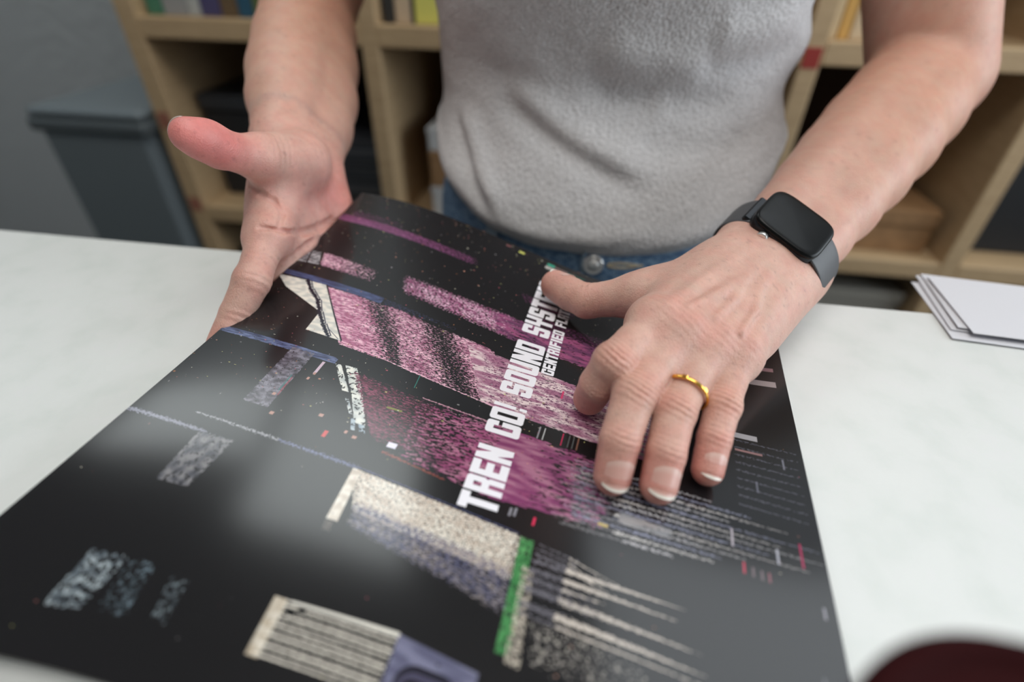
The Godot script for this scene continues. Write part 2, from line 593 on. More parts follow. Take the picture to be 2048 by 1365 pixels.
# ============================================================ the record sleeve
func S(u: float, v: float) -> Vector3:
	var a := 1.0 - u
	var b := 1.0 - v
	var bu := [a * a * a, 3.0 * u * a * a, 3.0 * u * u * a, u * u * u]
	var bv := [b * b * b, 3.0 * v * b * b, 3.0 * v * v * b, v * v * v]
	var p := Vector3.ZERO
	for i in 4:
		for j in 4:
			p += KP[i * 4 + j] * (bu[i] * bv[j])
	return p


func sleeve() -> void:
	var k := [
		-0.2241, 0.0185, -0.0463, -0.212, 0.0201, -0.158, -0.1913, 0.0243, -0.2636, -0.1702, 0.0501, -0.3657,
		-0.1164, 0.0077, -0.0552, -0.1056, 0.0161, -0.1458, -0.0892, 0.0277, -0.2448, -0.0673, 0.0495, -0.3529,
		-0.0111, 0.0078, -0.0313, 0.0051, 0.0129, -0.1297, 0.016, 0.0089, -0.2255, 0.0242, -0.0123, -0.32,
		0.0935, 0.0069, -0.0065, 0.1118, 0.0065, -0.1115, 0.1188, 0.006, -0.2134, 0.1316, 0.0088, -0.3161]
	for i in 16:
		KP.append(V(k[i * 3], k[i * 3 + 1], k[i * 3 + 2]))
	paint_art()
	var im := Image.create_from_data(TEX, TEX, false, Image.FORMAT_RGB8, art)
	var m := mat(Color(1, 1, 1), 0.15)
	m.albedo_texture = ImageTexture.create_from_image(im)
	m.texture_repeat = false
	var t := thing("record_sleeve", "large glossy black record sleeve with magenta streaks and white lettering, held in both hands", "record sleeve", V(-0.05, 0, -0.18))
	var n := 64
	var vs := PackedVector3Array()
	var ns := PackedVector3Array()
	var uv := PackedVector2Array()
	var ix := PackedInt32Array()
	for j in n + 1:
		for i in n + 1:
			var u := float(i) / n
			var v := float(j) / n
			vs.append(S(u, v))
			ns.append(((S(u + 0.002, v) - S(u - 0.002, v)).cross(S(u, v + 0.002) - S(u, v - 0.002))).normalized())
			uv.append(Vector2(u, 1.0 - v))
	for j in n:
		for i in n:
			var a := j * (n + 1) + i
			ix.append_array(PackedInt32Array([a, a + n + 1, a + 1, a + 1, a + n + 1, a + n + 2]))
	obj("front_panel", am(vs, ns, ix, uv), m, t)
	# back panel 3.4 mm below and the board edges all round
	var th := 0.0034
	var vb := PackedVector3Array()
	var nb := PackedVector3Array()
	var ib := PackedInt32Array()
	for i in vs.size():
		vb.append(vs[i] - ns[i] * th)
		nb.append(-ns[i])
	for q in range(0, ix.size(), 3):
		ib.append_array(PackedInt32Array([ix[q], ix[q + 2], ix[q + 1]]))
	obj("back_panel", am(vb, nb, ib), mat(Color(0.03, 0.03, 0.033), 0.3), t)
	var st := begin()
	for side in 4:
		for i in n:
			var a := [i, n * (n + 1) + i, i * (n + 1), i * (n + 1) + n][side] as int
			var b := [i + 1, n * (n + 1) + i + 1, (i + 1) * (n + 1), (i + 1) * (n + 1) + n][side] as int
			var cen := S(0.5, 0.5)
			var nn := ((vs[a] + vs[b]) * 0.5 - cen)
			nn = (nn - ns[a] * nn.dot(ns[a])).normalized()
			var d := (vs[b] - vs[a]).normalized()
			nn = (nn - d * nn.dot(d)).normalized()
			quad(st, vs[a], vs[b], vb[b], vb[a], nn)
	obj("board_edge", st.commit(), mat(Color(0.30, 0.29, 0.27), 0.7), t)


func dot_px(i: int, c: Color, a: float) -> void:
	art[i] = int(lerpf(art[i], c.r * 255.0, a))
	art[i + 1] = int(lerpf(art[i + 1], c.g * 255.0, a))
	art[i + 2] = int(lerpf(art[i + 2], c.b * 255.0, a))


# A printed patch. tl, tr, br, bl: corners (u to the right, v away from the viewer); ca, cb: its two inks; d0, d1: how dense the
# grain is at its left and right ends; fu, fv: grain frequency along u and v; soft: ragged top and bottom
func paint(tl: Vector2, tr: Vector2, br: Vector2, bl: Vector2, ca: Color, cb: Color, d0: float, d1: float, fu := 60.0, fv := 220.0, soft := 0.06, gaps := [], alpha := 1.0) -> void:
	var x0 := maxi(0, int(minf(tl.x, bl.x) * TEX) - 2)
	var x1 := mini(TEX - 1, int(maxf(tr.x, br.x) * TEX) + 2)
	var y0 := maxi(0, int((1.0 - maxf(tl.y, tr.y)) * TEX) - 2)
	var y1 := mini(TEX - 1, int((1.0 - minf(bl.y, br.y)) * TEX) + 2)
	var w0 := maxf(tr.x, br.x) - minf(tl.x, bl.x)
	for y in range(y0, y1 + 1):
		var v := 1.0 - (y + 0.5) / TEX
		for x in range(x0, x1 + 1):
			var u := (x + 0.5) / TEX
			var q := clampf((u - minf(tl.x, bl.x)) / w0, 0.0, 1.0)
			var top := lerpf(tl.y, tr.y, q)
			var bot := lerpf(bl.y, br.y, q)
			if v > top or v < bot:
				continue
			var t := (top - v) / (top - bot)
			var ul := lerpf(tl.x, bl.x, t)
			var ur := lerpf(tr.x, br.x, t)
			if u < ul or u > ur:
				continue
			var s := (u - ul) / (ur - ul)
			var d := lerpf(d0, d1, s)
			for g in gaps:
				d -= g[2] * exp(-pow((s - g[0] - 0.12 * (t - 0.5)) / g[1], 2.0))
			var e := minf(t, 1.0 - t)
			if e < soft:
				d -= (1.0 - e / soft) * 0.45
			if soft > 0.0:
				var es := minf(s, 1.0 - s)
				if es < 0.05:
					d -= (1.0 - es / 0.05) * 0.4
			var n := nz.get_noise_2d(u * fu * 1.9, v * fv * 1.5) * 0.52 + nz.get_noise_2d(u * fu * 5.2 + 40.0, v * fv * 3.7) * 0.42 + 0.5
			if n > d:
				continue
			var broad := 0.85 if fu < 30.0 else 0.45
			var m := clampf(nz.get_noise_2d(u * 13.0 + 100.0, v * 60.0 + u * 9.0) * broad + nz.get_noise_2d(u * fu * 1.1 + 300.0, v * fv * 0.9) * 0.6 + 0.45, 0.0, 1.0)
			dot_px((y * TEX + x) * 3, ca.lerp(cb, m), alpha * clampf((d - n) * 12.0, 0.0, 1.0))


func bar(u0: float, v0: float, u1: float, v1: float, c: Color, a := 1.0) -> void:
	for y in range(maxi(0, int((1.0 - maxf(v0, v1)) * TEX)), mini(TEX, int((1.0 - minf(v0, v1)) * TEX) + 1)):
		for x in range(maxi(0, int(u0 * TEX)), mini(TEX, int(u1 * TEX) + 1)):
			dot_px((y * TEX + x) * 3, c, a)


func stroke(a: Vector2, b: Vector2, w0: float, w1: float, c: Color, rag := 0.0, alpha := 1.0) -> void:
	# a line that may taper and fray
	var lo := Vector2(minf(a.x, b.x), minf(a.y, b.y)) - Vector2(1, 1) * maxf(w0, w1)
	var hi := Vector2(maxf(a.x, b.x), maxf(a.y, b.y)) + Vector2(1, 1) * maxf(w0, w1)
	var ab := b - a
	for y in range(maxi(0, int((1.0 - hi.y) * TEX)), mini(TEX, int((1.0 - lo.y) * TEX) + 1)):
		for x in range(maxi(0, int(lo.x * TEX)), mini(TEX, int(hi.x * TEX) + 1)):
			var p := Vector2((x + 0.5) / TEX, 1.0 - (y + 0.5) / TEX)
			var t := clampf((p - a).dot(ab) / ab.length_squared(), 0.0, 1.0)
			var w := lerpf(w0, w1, t) * (1.0 + rag * nz.get_noise_2d(p.x * 160.0, p.y * 420.0) * 1.8)
			var d := p.distance_to(a + ab * t)
			if d < w:
				dot_px((y * TEX + x) * 3, c, alpha * clampf((w - d) * TEX * 0.8, 0.0, 1.0))


func poly(pts: PackedVector2Array, ca: Color, cb: Color) -> void:
	var lo := pts[0]
	var hi := pts[0]
	for p in pts:
		lo = lo.min(p)
		hi = hi.max(p)
	for y in range(maxi(0, int((1.0 - hi.y) * TEX)), mini(TEX, int((1.0 - lo.y) * TEX) + 1)):
		for x in range(maxi(0, int(lo.x * TEX)), mini(TEX, int(hi.x * TEX) + 1)):
			var p := Vector2((x + 0.5) / TEX, 1.0 - (y + 0.5) / TEX)
			if Geometry2D.is_point_in_polygon(p, pts):
				dot_px((y * TEX + x) * 3, ca.lerp(cb, clampf(nz.get_noise_2d(p.x * 40.0, p.y * 90.0) + 0.4, 0.0, 1.0)), 1.0)


func inside(x: float, y: float, r: Array) -> bool:
	return x >= r[0] and x <= r[2] and y >= r[1] and y <= r[3]


# heavy condensed capitals: [solid boxes, cut-out boxes, which corners are cut (bottom left, bottom right, top right, top left)]
var glyphs := {
	"T": [[[0, 0.76, 1, 1], [0.3, 0, 0.7, 1]], [], [0, 0, 0, 0]],
	"R": [[[0, 0, 1, 1]], [[0.38, 0.58, 0.62, 0.79], [0.38, 0, 0.62, 0.38], [0.93, 0.42, 1, 0.5]], [0, 0, 1, 0]],
	"E": [[[0, 0, 0.38, 1], [0, 0.77, 1, 1], [0, 0.4, 0.92, 0.61], [0, 0, 1, 0.23]], [], [0, 0, 0, 0]],
	"N": [[[0, 0, 0.36, 1], [0.64, 0, 1, 1]], [], [0, 0, 0, 0]],
	"G": [[[0, 0, 1, 1]], [[0.37, 0.22, 0.63, 0.78], [0.63, 0.56, 1, 0.66]], [1, 1, 1, 1]],
	"O": [[[0, 0, 1, 1]], [[0.37, 0.2, 0.63, 0.8]], [1, 1, 1, 1]],
	"!": [[[0.1, 0.33, 0.9, 1], [0.14, 0, 0.86, 0.22]], [], [0, 0, 0, 0]],
	"S": [[[0, 0, 1, 1]], [[0.37, 0.6, 0.63, 0.8], [0.63, 0.6, 1, 0.67], [0.37, 0.2, 0.63, 0.4], [0, 0.33, 0.37, 0.4]], [1, 1, 1, 1]],
	"U": [[[0, 0, 1, 1]], [[0.37, 0.22, 0.63, 1]], [1, 1, 0, 0]],
	"D": [[[0, 0, 1, 1]], [[0.37, 0.2, 0.63, 0.8]], [0, 1, 1, 0]],
	"Y": [[[0, 0.42, 1, 1], [0.31, 0, 0.69, 0.5]], [[0.37, 0.6, 0.63, 1]], [0, 0, 0, 0]],
	"M": [[[0, 0, 0.3, 1], [0.7, 0, 1, 1], [0.38, 0.3, 0.62, 0.8], [0.2, 0.72, 0.8, 1]], [[0.44, 0.85, 0.56, 1]], [0, 0, 0, 0]],
	"F": [[[0, 0, 0.38, 1], [0, 0.77, 1, 1], [0, 0.4, 0.92, 0.61]], [], [0, 0, 0, 0]],
	"I": [[[0.06, 0, 0.94, 1]], [], [0, 0, 0, 0]],
	"L": [[[0, 0, 0.38, 1], [0, 0, 1, 0.23]], [], [0, 0, 0, 0]],
	"A": [[[0, 0, 1, 1]], [[0.37, 0.52, 0.63, 0.8], [0.37, 0, 0.63, 0.33]], [0, 0, 1, 1]],
}


func on_glyph(ch: String, x: float, y: float) -> bool:
	var g = glyphs[ch]
	var hit := false
	for r in g[0]:
		if inside(x, y, r):
			hit = true
	if not hit and ch == "N" and x > 0.0 and x < 1.0 and y >= 0.0 and y <= 1.0 and absf(x - 0.18 - 0.64 * (1.0 - y)) < 0.2:
		hit = true
	if not hit:
		return false
	for r in g[1]:
		if inside(x, y, r):
			return false
	var cut = g[2]
	var cx := 0.2
	var cy := 0.09
	for q in 4:
		if cut[q]:
			var dx := (x if q == 0 or q == 3 else 1.0 - x) / cx
			var dy := (y if q < 2 else 1.0 - y) / cy
			if dx < 1.0 and dy < 1.0 and (1.0 - dx) * (1.0 - dx) + (1.0 - dy) * (1.0 - dy) > 1.0:
				return false
	return true


func advance(ch: String) -> float:
	return {" ": 0.8, "!": 0.4, "I": 0.55, "M": 1.3}.get(ch, 1.0)


# the line runs from v0 to v1, letters stand with their heads towards small u; cap0 / cap1: where the heads and feet are at v0, tilt: drift of both per v
func letters(words: String, v0: float, v1: float, cap0: float, cap1: float, tilt: float, c: Color) -> void:
	var total := 0.0
	for ch in words:
		total += advance(ch)
	total -= 0.1
	for y in range(int((1.0 - v1) * TEX) - 1, int((1.0 - v0) * TEX) + 2):
		var v := 1.0 - (y + 0.5) / TEX
		var pos := (v - v0) / (v1 - v0) * total
		var at := 0.0
		for ch in words:
			var w := advance(ch)
			if ch != " " and pos >= at and pos <= at + w - 0.1:
				var gx := (pos - at) / (w - 0.1)
				var shift := tilt * (v - v0)
				for x in range(int((cap0 + shift) * TEX) - 1, int((cap1 + shift) * TEX) + 2):
					var u := (x + 0.5) / TEX - shift
					var cover := 0.0
					for k in 4:
						var gy := (cap1 - u + (0.25 - 0.5 * (k % 2)) / TEX) / (cap1 - cap0)
						if on_glyph(ch, clampf(gx, 0.001, 0.999), gy):
							cover += 0.25
					if cover > 0.0:
						dot_px((y * TEX + x) * 3, c, cover)
			at += w


func paint_art() -> void:
	art.resize(TEX * TEX * 3)
	for i in TEX * TEX:
		art[i * 3] = 27
		art[i * 3 + 1] = 26
		art[i * 3 + 2] = 28
	var v2 := func(x: float, y: float) -> Vector2: return Vector2(x, y)
	var magenta := Color(0.60, 0.32, 0.47)
	var mauve := Color(0.64, 0.43, 0.53)
	var pink := Color(0.93, 0.74, 0.80)
	var purple := Color(0.42, 0.22, 0.36)
	var cream := Color(0.93, 0.90, 0.85)
	var grey := Color(0.55, 0.54, 0.57)
	var navy := Color(0.22, 0.24, 0.36)
	# far edge: thin purple line and its frayed shadow
	paint(Vector2(0.0, 0.915), Vector2(0.36, 0.897), Vector2(0.36, 0.872), Vector2(0.0, 0.893), purple, Color(0.52, 0.30, 0.46), 1.2, 0.45, 60, 300, 0.1)
	paint(Vector2(0.02, 0.94), Vector2(0.16, 0.93), Vector2(0.16, 0.90), Vector2(0.02, 0.905), purple, Color(0.3, 0.16, 0.26), 0.55, 0.2, 50, 300, 0.3)
	# grey block and pink fade
	paint(Vector2(0.0, 0.776), Vector2(0.036, 0.776), Vector2(0.055, 0.738), Vector2(0.0, 0.738), Color(0.72, 0.71, 0.72), Color(0.35, 0.34, 0.36), 1.1, 1.1, 60, 200, 0.0)
	paint(Vector2(0.042, 0.778), Vector2(0.185, 0.762), Vector2(0.19, 0.722), Vector2(0.058, 0.738), pink, mauve, 0.95, 0.25, 55, 260, 0.12)
	stroke(Vector2(0.012, 0.777), Vector2(0.026, 0.738), 0.002, 0.002, Color(0.1, 0.09, 0.12))
	# upper pink band
	paint(Vector2(0.235, 0.775), Vector2(0.50, 0.755), Vector2(0.50, 0.688), Vector2(0.255, 0.724), Color(0.90, 0.72, 0.80), magenta, 0.6, 0.75, 70, 230, 0.2)
	paint(Vector2(0.44, 0.757), Vector2(0.72, 0.745), Vector2(0.72, 0.664), Vector2(0.47, 0.694), magenta, Color(0.40, 0.24, 0.36), 0.8, 1.1, 24, 120, 0.12)
	paint(Vector2(0.47, 0.845), Vector2(0.60, 0.835), Vector2(0.60, 0.805), Vector2(0.49, 0.815), purple, Color(0.30, 0.17, 0.28), 0.45, 0.6, 50, 260, 0.2)
	paint(Vector2(0.50, 0.79), Vector2(0.70, 0.775), Vector2(0.70, 0.74), Vector2(0.52, 0.75), purple, Color(0.33, 0.19, 0.30), 0.4, 0.5, 50, 260, 0.2)
	# navy rule above the main band
	paint(Vector2(0.0, 0.707), Vector2(0.235, 0.692), Vector2(0.235, 0.674), Vector2(0.0, 0.693), navy, Color(0.32, 0.36, 0.52), 1.2, 1.1, 30, 300, 0.05)
	paint(Vector2(0.235, 0.692), Vector2(0.40, 0.672), Vector2(0.40, 0.662), Vector2(0.235, 0.674), navy, Color(0.2, 0.2, 0.3), 0.5, 0.2, 60, 300, 0.1)
	# main band: speckled pink on the left, mauve with pale scratches to the right
	paint(Vector2(0.111, 0.682), Vector2(0.30, 0.668), Vector2(0.385, 0.534), Vector2(0.221, 0.556), Color(0.66, 0.38, 0.50), pink, 1.1, 0.72, 60, 230, 0.03, [[0.66, 0.16, 0.60]])
	paint(Vector2(0.26, 0.676), Vector2(0.48, 0.632), Vector2(0.56, 0.505), Vector2(0.345, 0.545), pink, Color(0.60, 0.36, 0.47), 0.75, 1.0, 60, 230, 0.04, [[0.52, 0.17, 0.70]])
	paint(Vector2(0.43, 0.641), Vector2(0.80, 0.598), Vector2(0.82, 0.487), Vector2(0.50, 0.517), mauve, Color(0.90, 0.82, 0.82), 1.0, 1.15, 16, 110, 0.03)
	paint(Vector2(0.45, 0.635), Vector2(0.80, 0.596), Vector2(0.82, 0.49), Vector2(0.50, 0.517), Color(0.46, 0.26, 0.38), Color(0.36, 0.18, 0.31), 0.30, 0.36, 40, 200, 0.05)
	# cream flag with a black cable across it
	poly(PackedVector2Array([v2.call(0.0, 0.688), v2.call(0.109, 0.685), v2.call(0.220, 0.556), v2.call(0.145, 0.561), v2.call(0.141, 0.612), v2.call(0.034, 0.657), v2.call(0.0, 0.683)]), cream, Color(0.80, 0.79, 0.76))
	stroke(Vector2(0.109, 0.685), Vector2(0.221, 0.556), 0.0016, 0.0016, Color(0.12, 0.1, 0.14))
	var cable := [Vector2(0.064, 0.687), Vector2(0.085, 0.665), Vector2(0.118, 0.640), Vector2(0.140, 0.612), Vector2(0.165, 0.585), Vector2(0.192, 0.559)]
	for i in 5:
		stroke(cable[i], cable[i + 1], 0.004, 0.003, Color(0.12, 0.12, 0.18), 0.3)
		stroke(cable[i] + Vector2(0.007, 0.002), cable[i + 1] + Vector2(0.004, 0.003), 0.0012, 0.0012, Color(0.2, 0.2, 0.28))
	stroke(Vector2(0.185, 0.575), Vector2(0.212, 0.559), 0.0008, 0.0008, Color(0.2, 0.2, 0.28))
	# edge line below the band
	stroke(Vector2(0.221, 0.5555), Vector2(0.54, 0.508), 0.0012, 0.0012, pink, 0.5)
	# second navy rule and the grey ribbon that hangs from it
	paint(Vector2(0.0, 0.527), Vector2(0.24, 0.516), Vector2(0.24, 0.502), Vector2(0.0, 0.513), navy, Color(0.42, 0.46, 0.60), 1.0, 1.2, 30, 300, 0.05)
	paint(Vector2(0.150, 0.515), Vector2(0.196, 0.512), Vector2(0.196, 0.382), Vector2(0.150, 0.384), Color(0.50, 0.48, 0.53), Color(0.26, 0.24, 0.28), 0.95, 0.9, 60, 120, 0.02)
	stroke(Vector2(0.189, 0.455), Vector2(0.189, 0.42), 0.0012, 0.0012, Color(0.2, 0.45, 0.43))
	stroke(Vector2(0.193, 0.45), Vector2(0.194, 0.41), 0.0012, 0.0012, Color(0.6, 0.25, 0.3))
	bar(0.219, 0.470, 0.224, 0.500, Color(0.80, 0.70, 0.76))
	# paired white squiggles
	for q in [[0.240, 0.252, 0.504, 0.283, 0.296, 0.452], [0.258, 0.281, 0.506, 0.299, 0.321, 0.452], [0.300, 0.321, 0.452, 0.334, 0.354, 0.398], [0.295, 0.302, 0.440, 0.318, 0.324, 0.412], [0.325, 0.333, 0.405, 0.336, 0.343, 0.384], [0.341, 0.352, 0.398, 0.350, 0.360, 0.384]]:
		var low := clampf((0.46 - q[2]) * 12.0, 0.0, 1.0) as float
		paint(Vector2(q[0], q[2]), Vector2(q[1], q[2]), Vector2(q[4], q[5]), Vector2(q[3], q[5]), Color(0.93, 0.92, 0.88).lerp(Color(0.62, 0.70, 0.76), low), Color(0.70, 0.72, 0.71).lerp(Color(0.36, 0.45, 0.55), low), 0.82, 0.8, 40, 55, 0.02)
	# lower magenta field, dark and speckled at the left
	paint(Vector2(0.275, 0.500), Vector2(0.46, 0.478), Vector2(0.46, 0.370), Vector2(0.375, 0.385), Color(0.56, 0.28, 0.38), Color(0.35, 0.15, 0.22), 0.75, 0.28, 50, 230, 0.1)
	paint(Vector2(0.40, 0.484), Vector2(0.62, 0.471), Vector2(0.62, 0.342), Vector2(0.42, 0.352), Color(0.56, 0.27, 0.42), Color(0.70, 0.46, 0.56), 0.28, 1.1, 29, 150, 0.1)
	paint(Vector2(0.55, 0.474), Vector2(0.74, 0.466), Vector2(0.72, 0.345), Vector2(0.55, 0.340), Color(0.50, 0.24, 0.40), Color(0.66, 0.44, 0.54), 1.1, 0.5, 18, 120, 0.06)
	stroke(Vector2(0.41, 0.484), Vector2(0.56, 0.474), 0.0012, 0.0012, Color(0.80, 0.60, 0.66), 0.5)
	stroke(Vector2(0.40, 0.362), Vector2(0.50, 0.347), 0.0022, 0.0012, Color(0.52, 0.25, 0.2), 0.6)
	bar(0.400, 0.373, 0.414, 0.382, Color(0.9, 0.88, 0.95))
	# dark gap with small coloured bars
	paint(Vector2(0.56, 0.506), Vector2(0.80, 0.487), Vector2(0.80, 0.466), Vector2(0.56, 0.475), Color(0.1, 0.1, 0.105), Color(0.09, 0.09, 0.095), 1.5, 1.5, 10, 10, 0.0)
	for b in [[0.603, grey], [0.611, Color(0.7, 0.7, 0.7)], [0.640, Color(0.75, 0.15, 0.32)], [0.650, Color(0.35, 0.36, 0.36)], [0.657, Color(0.35, 0.36, 0.36)], [0.664, Color(0.5, 0.35, 0.3)]]:
		bar(b[0], 0.472, b[0] + 0.0016, 0.498, b[1])
	for b in [[0.60, 0.323], [0.606, 0.325], [0.633, 0.32]]:
		bar(b[0], b[1], b[0] + 0.003, b[1] + 0.013, Color(0.85, 0.2, 0.35) if b[0] > 0.62 else grey)
	# long thin line towards the left edge
	stroke(Vector2(0.002, 0.323), Vector2(0.14, 0.314), 0.0034, 0.0025, Color(0.52, 0.52, 0.58), 0.5)
	stroke(Vector2(0.10, 0.343), Vector2(0.25, 0.332), 0.0012, 0.0022, Color(0.60, 0.60, 0.62), 0.8)
	stroke(Vector2(0.25, 0.332), Vector2(0.38, 0.324), 0.0018, 0.0026, Color(0.40, 0.42, 0.55), 0.8)
	stroke(Vector2(0.38, 0.325), Vector2(0.62, 0.302), 0.0013, 0.001, Color(0.30, 0.31, 0.45), 0.4)
	paint(Vector2(0.131, 0.315), Vector2(0.190, 0.312), Vector2(0.184, 0.226), Vector2(0.134, 0.226), Color(0.50, 0.49, 0.50), Color(0.30, 0.30, 0.33), 0.95, 0.8, 60, 60, 0.05)
	# cream speckled block, navy along its near side
	paint(Vector2(0.376, 0.322), Vector2(0.628, 0.299), Vector2(0.630, 0.235), Vector2(0.405, 0.262), cream, Color(0.80, 0.73, 0.67), 0.92, 0.76, 120, 170, 0.02)
	paint(Vector2(0.402, 0.275), Vector2(0.63, 0.252), Vector2(0.635, 0.190), Vector2(0.408, 0.238), Color(0.34, 0.34, 0.44), Color(0.62, 0.58, 0.58), 0.75, 0.62, 70, 200, 0.15)
	paint(Vector2(0.374, 0.322), Vector2(0.388, 0.321), Vector2(0.396, 0.238), Vector2(0.380, 0.238), cream, Color(0.78, 0.72, 0.66), 1.2, 1.2, 60, 90, 0.0)
	paint(Vector2(0.380, 0.236), Vector2(0.392, 0.236), Vector2(0.394, 0.222), Vector2(0.382, 0.222), Color(0.36, 0.33, 0.31), Color(0.28, 0.26, 0.25), 1.2, 1.0, 60, 90, 0.0)
	# green bar with pale grain at its right
	paint(Vector2(0.624, 0.299), Vector2(0.642, 0.297), Vector2(0.650, 0.150), Vector2(0.634, 0.152), Color(0.24, 0.48, 0.28), Color(0.36, 0.62, 0.38), 0.95, 0.75, 80, 60, 0.0)
	paint(Vector2(0.636, 0.262), Vector2(0.652, 0.26), Vector2(0.664, 0.142), Vector2(0.646, 0.146), Color(0.78, 0.74, 0.68), Color(0.58, 0.54, 0.50), 0.65, 0.6, 80, 110, 0.02)
	# tapering pale streaks to the right of the green bar
	for s in [[0.296, 0.276, 0.75, 0.0012], [0.289, 0.270, 0.72, 0.0012], [0.281, 0.262, 0.74, 0.0022], [0.271, 0.2745, 0.828, 0.0034], [0.259, 0.2575, 0.820, 0.0034], [0.246, 0.247, 0.74, 0.0030], [0.234, 0.2290, 0.846, 0.0042], [0.214, 0.2080, 0.852, 0.0044], [0.203, 0.196, 0.9, 0.0018]]:
		stroke(Vector2(0.648, s[0]), Vector2(0.70, lerpf(s[0], s[1], 0.3)), s[3] * 0.8, s[3], Color(0.42, 0.41, 0.44), 0.9)
		stroke(Vector2(0.69, lerpf(s[0], s[1], 0.3)), Vector2(s[2], s[1]), s[3], 0.0006, Color(0.80, 0.76, 0.72), 0.4)
	paint(Vector2(0.648, 0.262), Vector2(0.73, 0.252), Vector2(0.74, 0.222), Vector2(0.652, 0.226), Color(0.45, 0.44, 0.47), Color(0.22, 0.21, 0.24), 0.55, 0.3, 60, 260, 0.2)
	paint(Vector2(0.66, 0.208), Vector2(0.80, 0.198), Vector2(0.80, 0.146), Vector2(0.67, 0.146), Color(0.76, 0.73, 0.69), Color(0.5, 0.48, 0.47), 0.38, 0.18, 70, 110, 0.2)
	# blue-grey streak field under the finger tips
	paint(Vector2(0.66, 0.45), Vector2(0.86, 0.443), Vector2(0.84, 0.346), Vector2(0.68, 0.342), Color(0.36, 0.36, 0.42), Color(0.52, 0.50, 0.52), 0.55, 0.10, 30, 330, 0.1)
	for k in 13:
		var s := k / 12.0
		var va := lerpf(0.452, 0.338, s)
		var vb := lerpf(0.447, 0.346, s)
		var ue := [0.86, 0.93, 0.98, 0.90, 0.995, 0.97, 0.995, 0.93, 0.99, 0.90, 0.87, 0.86, 0.82][k] as float
		var tone := [Color(0.74, 0.73, 0.74), Color(0.58, 0.59, 0.68), Color(0.80, 0.78, 0.77)][k % 3] as Color
		var u0 := 0.668 + 0.014 * sin(k * 2.1)
		while u0 < ue - 0.02:
			var u1 := minf(ue, u0 + 0.02 + 0.06 * absf(sin(u0 * 90.0 + k * 1.9)))
			var fade := clampf(1.0 - (u0 - 0.72) / 0.26, 0.25, 1.0)
			stroke(Vector2(u0, lerpf(va, vb, (u0 - 0.66) / 0.33)), Vector2(u1, lerpf(va, vb, (u1 - 0.66) / 0.33)), 0.0019 + 0.0009 * fade, 0.0006 + 0.0012 * fade, tone, 0.8, (0.35 + 0.6 * fade) * clampf((u0 - 0.64) / 0.06, 0.3, 1.0))
			u0 = u1 + 0.004
	bar(0.715, 0.353, 0.728, 0.357, Color(0.75, 0.66, 0.42))
	paint(Vector2(0.74, 0.385), Vector2(0.81, 0.381), Vector2(0.81, 0.365), Vector2(0.74, 0.367), Color(0.60, 0.58, 0.58), Color(0.5, 0.5, 0.52), 1.0, 0.9, 20, 120, 0.1)
	# right margin: pale and pink ticks
	bar(0.893, 0.596, 0.936, 0.607, Color(0.62, 0.61, 0.62))
	bar(0.90, 0.566, 0.94, 0.570, Color(0.55, 0.42, 0.42))
	bar(0.90, 0.790, 0.982, 0.800, Color(0.55, 0.42, 0.44))
	bar(0.90, 0.745, 0.982, 0.760, Color(0.60, 0.55, 0.55))
	for b in [[0.970, 0.383, 0.036, Color(0.62, 0.16, 0.32)], [0.897, 0.350, 0.016, Color(0.70, 0.2, 0.3)], [0.908, 0.349, 0.013, Color(0.42, 0.36, 0.38)], [0.918, 0.348, 0.013, Color(0.42, 0.36, 0.38)], [0.927, 0.348, 0.013, Color(0.5, 0.3, 0.34)], [0.885, 0.385, 0.028, Color(0.66, 0.63, 0.66)], [0.940, 0.378, 0.022, Color(0.66, 0.66, 0.70)], [0.985, 0.322, 0.014, Color(0.55, 0.54, 0.58)], [0.968, 0.548, 0.02, Color(0.42, 0.42, 0.46)], [0.925, 0.49, 0.02, Color(0.36, 0.36, 0.40)], [0.972, 0.24, 0.012, Color(0.35, 0.35, 0.38)]]:
		bar(b[0], b[1], b[0] + 0.0026, b[1] + b[2], b[3])
	for k in 9:
		var vv := lerpf(0.59, 0.46, k / 8.0)
		stroke(Vector2(0.90, vv), Vector2(0.99, vv - 0.004), 0.0014, 0.0008, Color(0.40, 0.40, 0.45), 1.0, 0.7)
	# dark print between two fingers: a column of tiny marks
	for k in 9:
		bar(0.754, 0.50 + k * 0.0115, 0.766 - 0.003 * (k % 2), 0.5055 + k * 0.0115, Color(0.55, 0.55, 0.53), 0.8)
	# near edge: striped cream block and a lavender panel with dark discs
	paint(Vector2(0.378, 0.128), Vector2(0.395, 0.128), Vector2(0.399, 0.062), Vector2(0.384, 0.062), Color(0.88, 0.85, 0.80), Color(0.72, 0.66, 0.58), 1.3, 1.3, 40, 60, 0.0)
	for k in 12:
		var vv := 0.127 - k * 0.0056
		stroke(Vector2(0.392, vv), Vector2(0.529, vv + 0.003), 0.0010 + 0.0006 * (k % 2), 0.0017 - 0.0004 * (k % 3), Color(0.95, 0.92, 0.87), 0.25)
	stroke(Vector2(0.400, 0.127), Vector2(0.529, 0.132), 0.002, 0.003, Color(0.90, 0.88, 0.84))
	stroke(Vector2(0.400, 0.113), Vector2(0.420, 0.124), 0.003, 0.002, Color(0.08, 0.08, 0.09))
	paint(Vector2(0.530, 0.133), Vector2(0.625, 0.124), Vector2(0.63, 0.03), Vector2(0.535, 0.03), Color(0.50, 0.50, 0.60), Color(0.38, 0.38, 0.48), 1.3, 1.2, 20, 60, 0.0)
	for k in 3:
		stroke(Vector2(0.565, 0.088 - k * 0.003), Vector2(0.590, 0.088 - k * 0.003), 0.022 - k * 0.004, 0.022 - k * 0.004, [Color(0.12, 0.11, 0.16), Color(0.30, 0.29, 0.38), Color(0.10, 0.09, 0.13)][k])
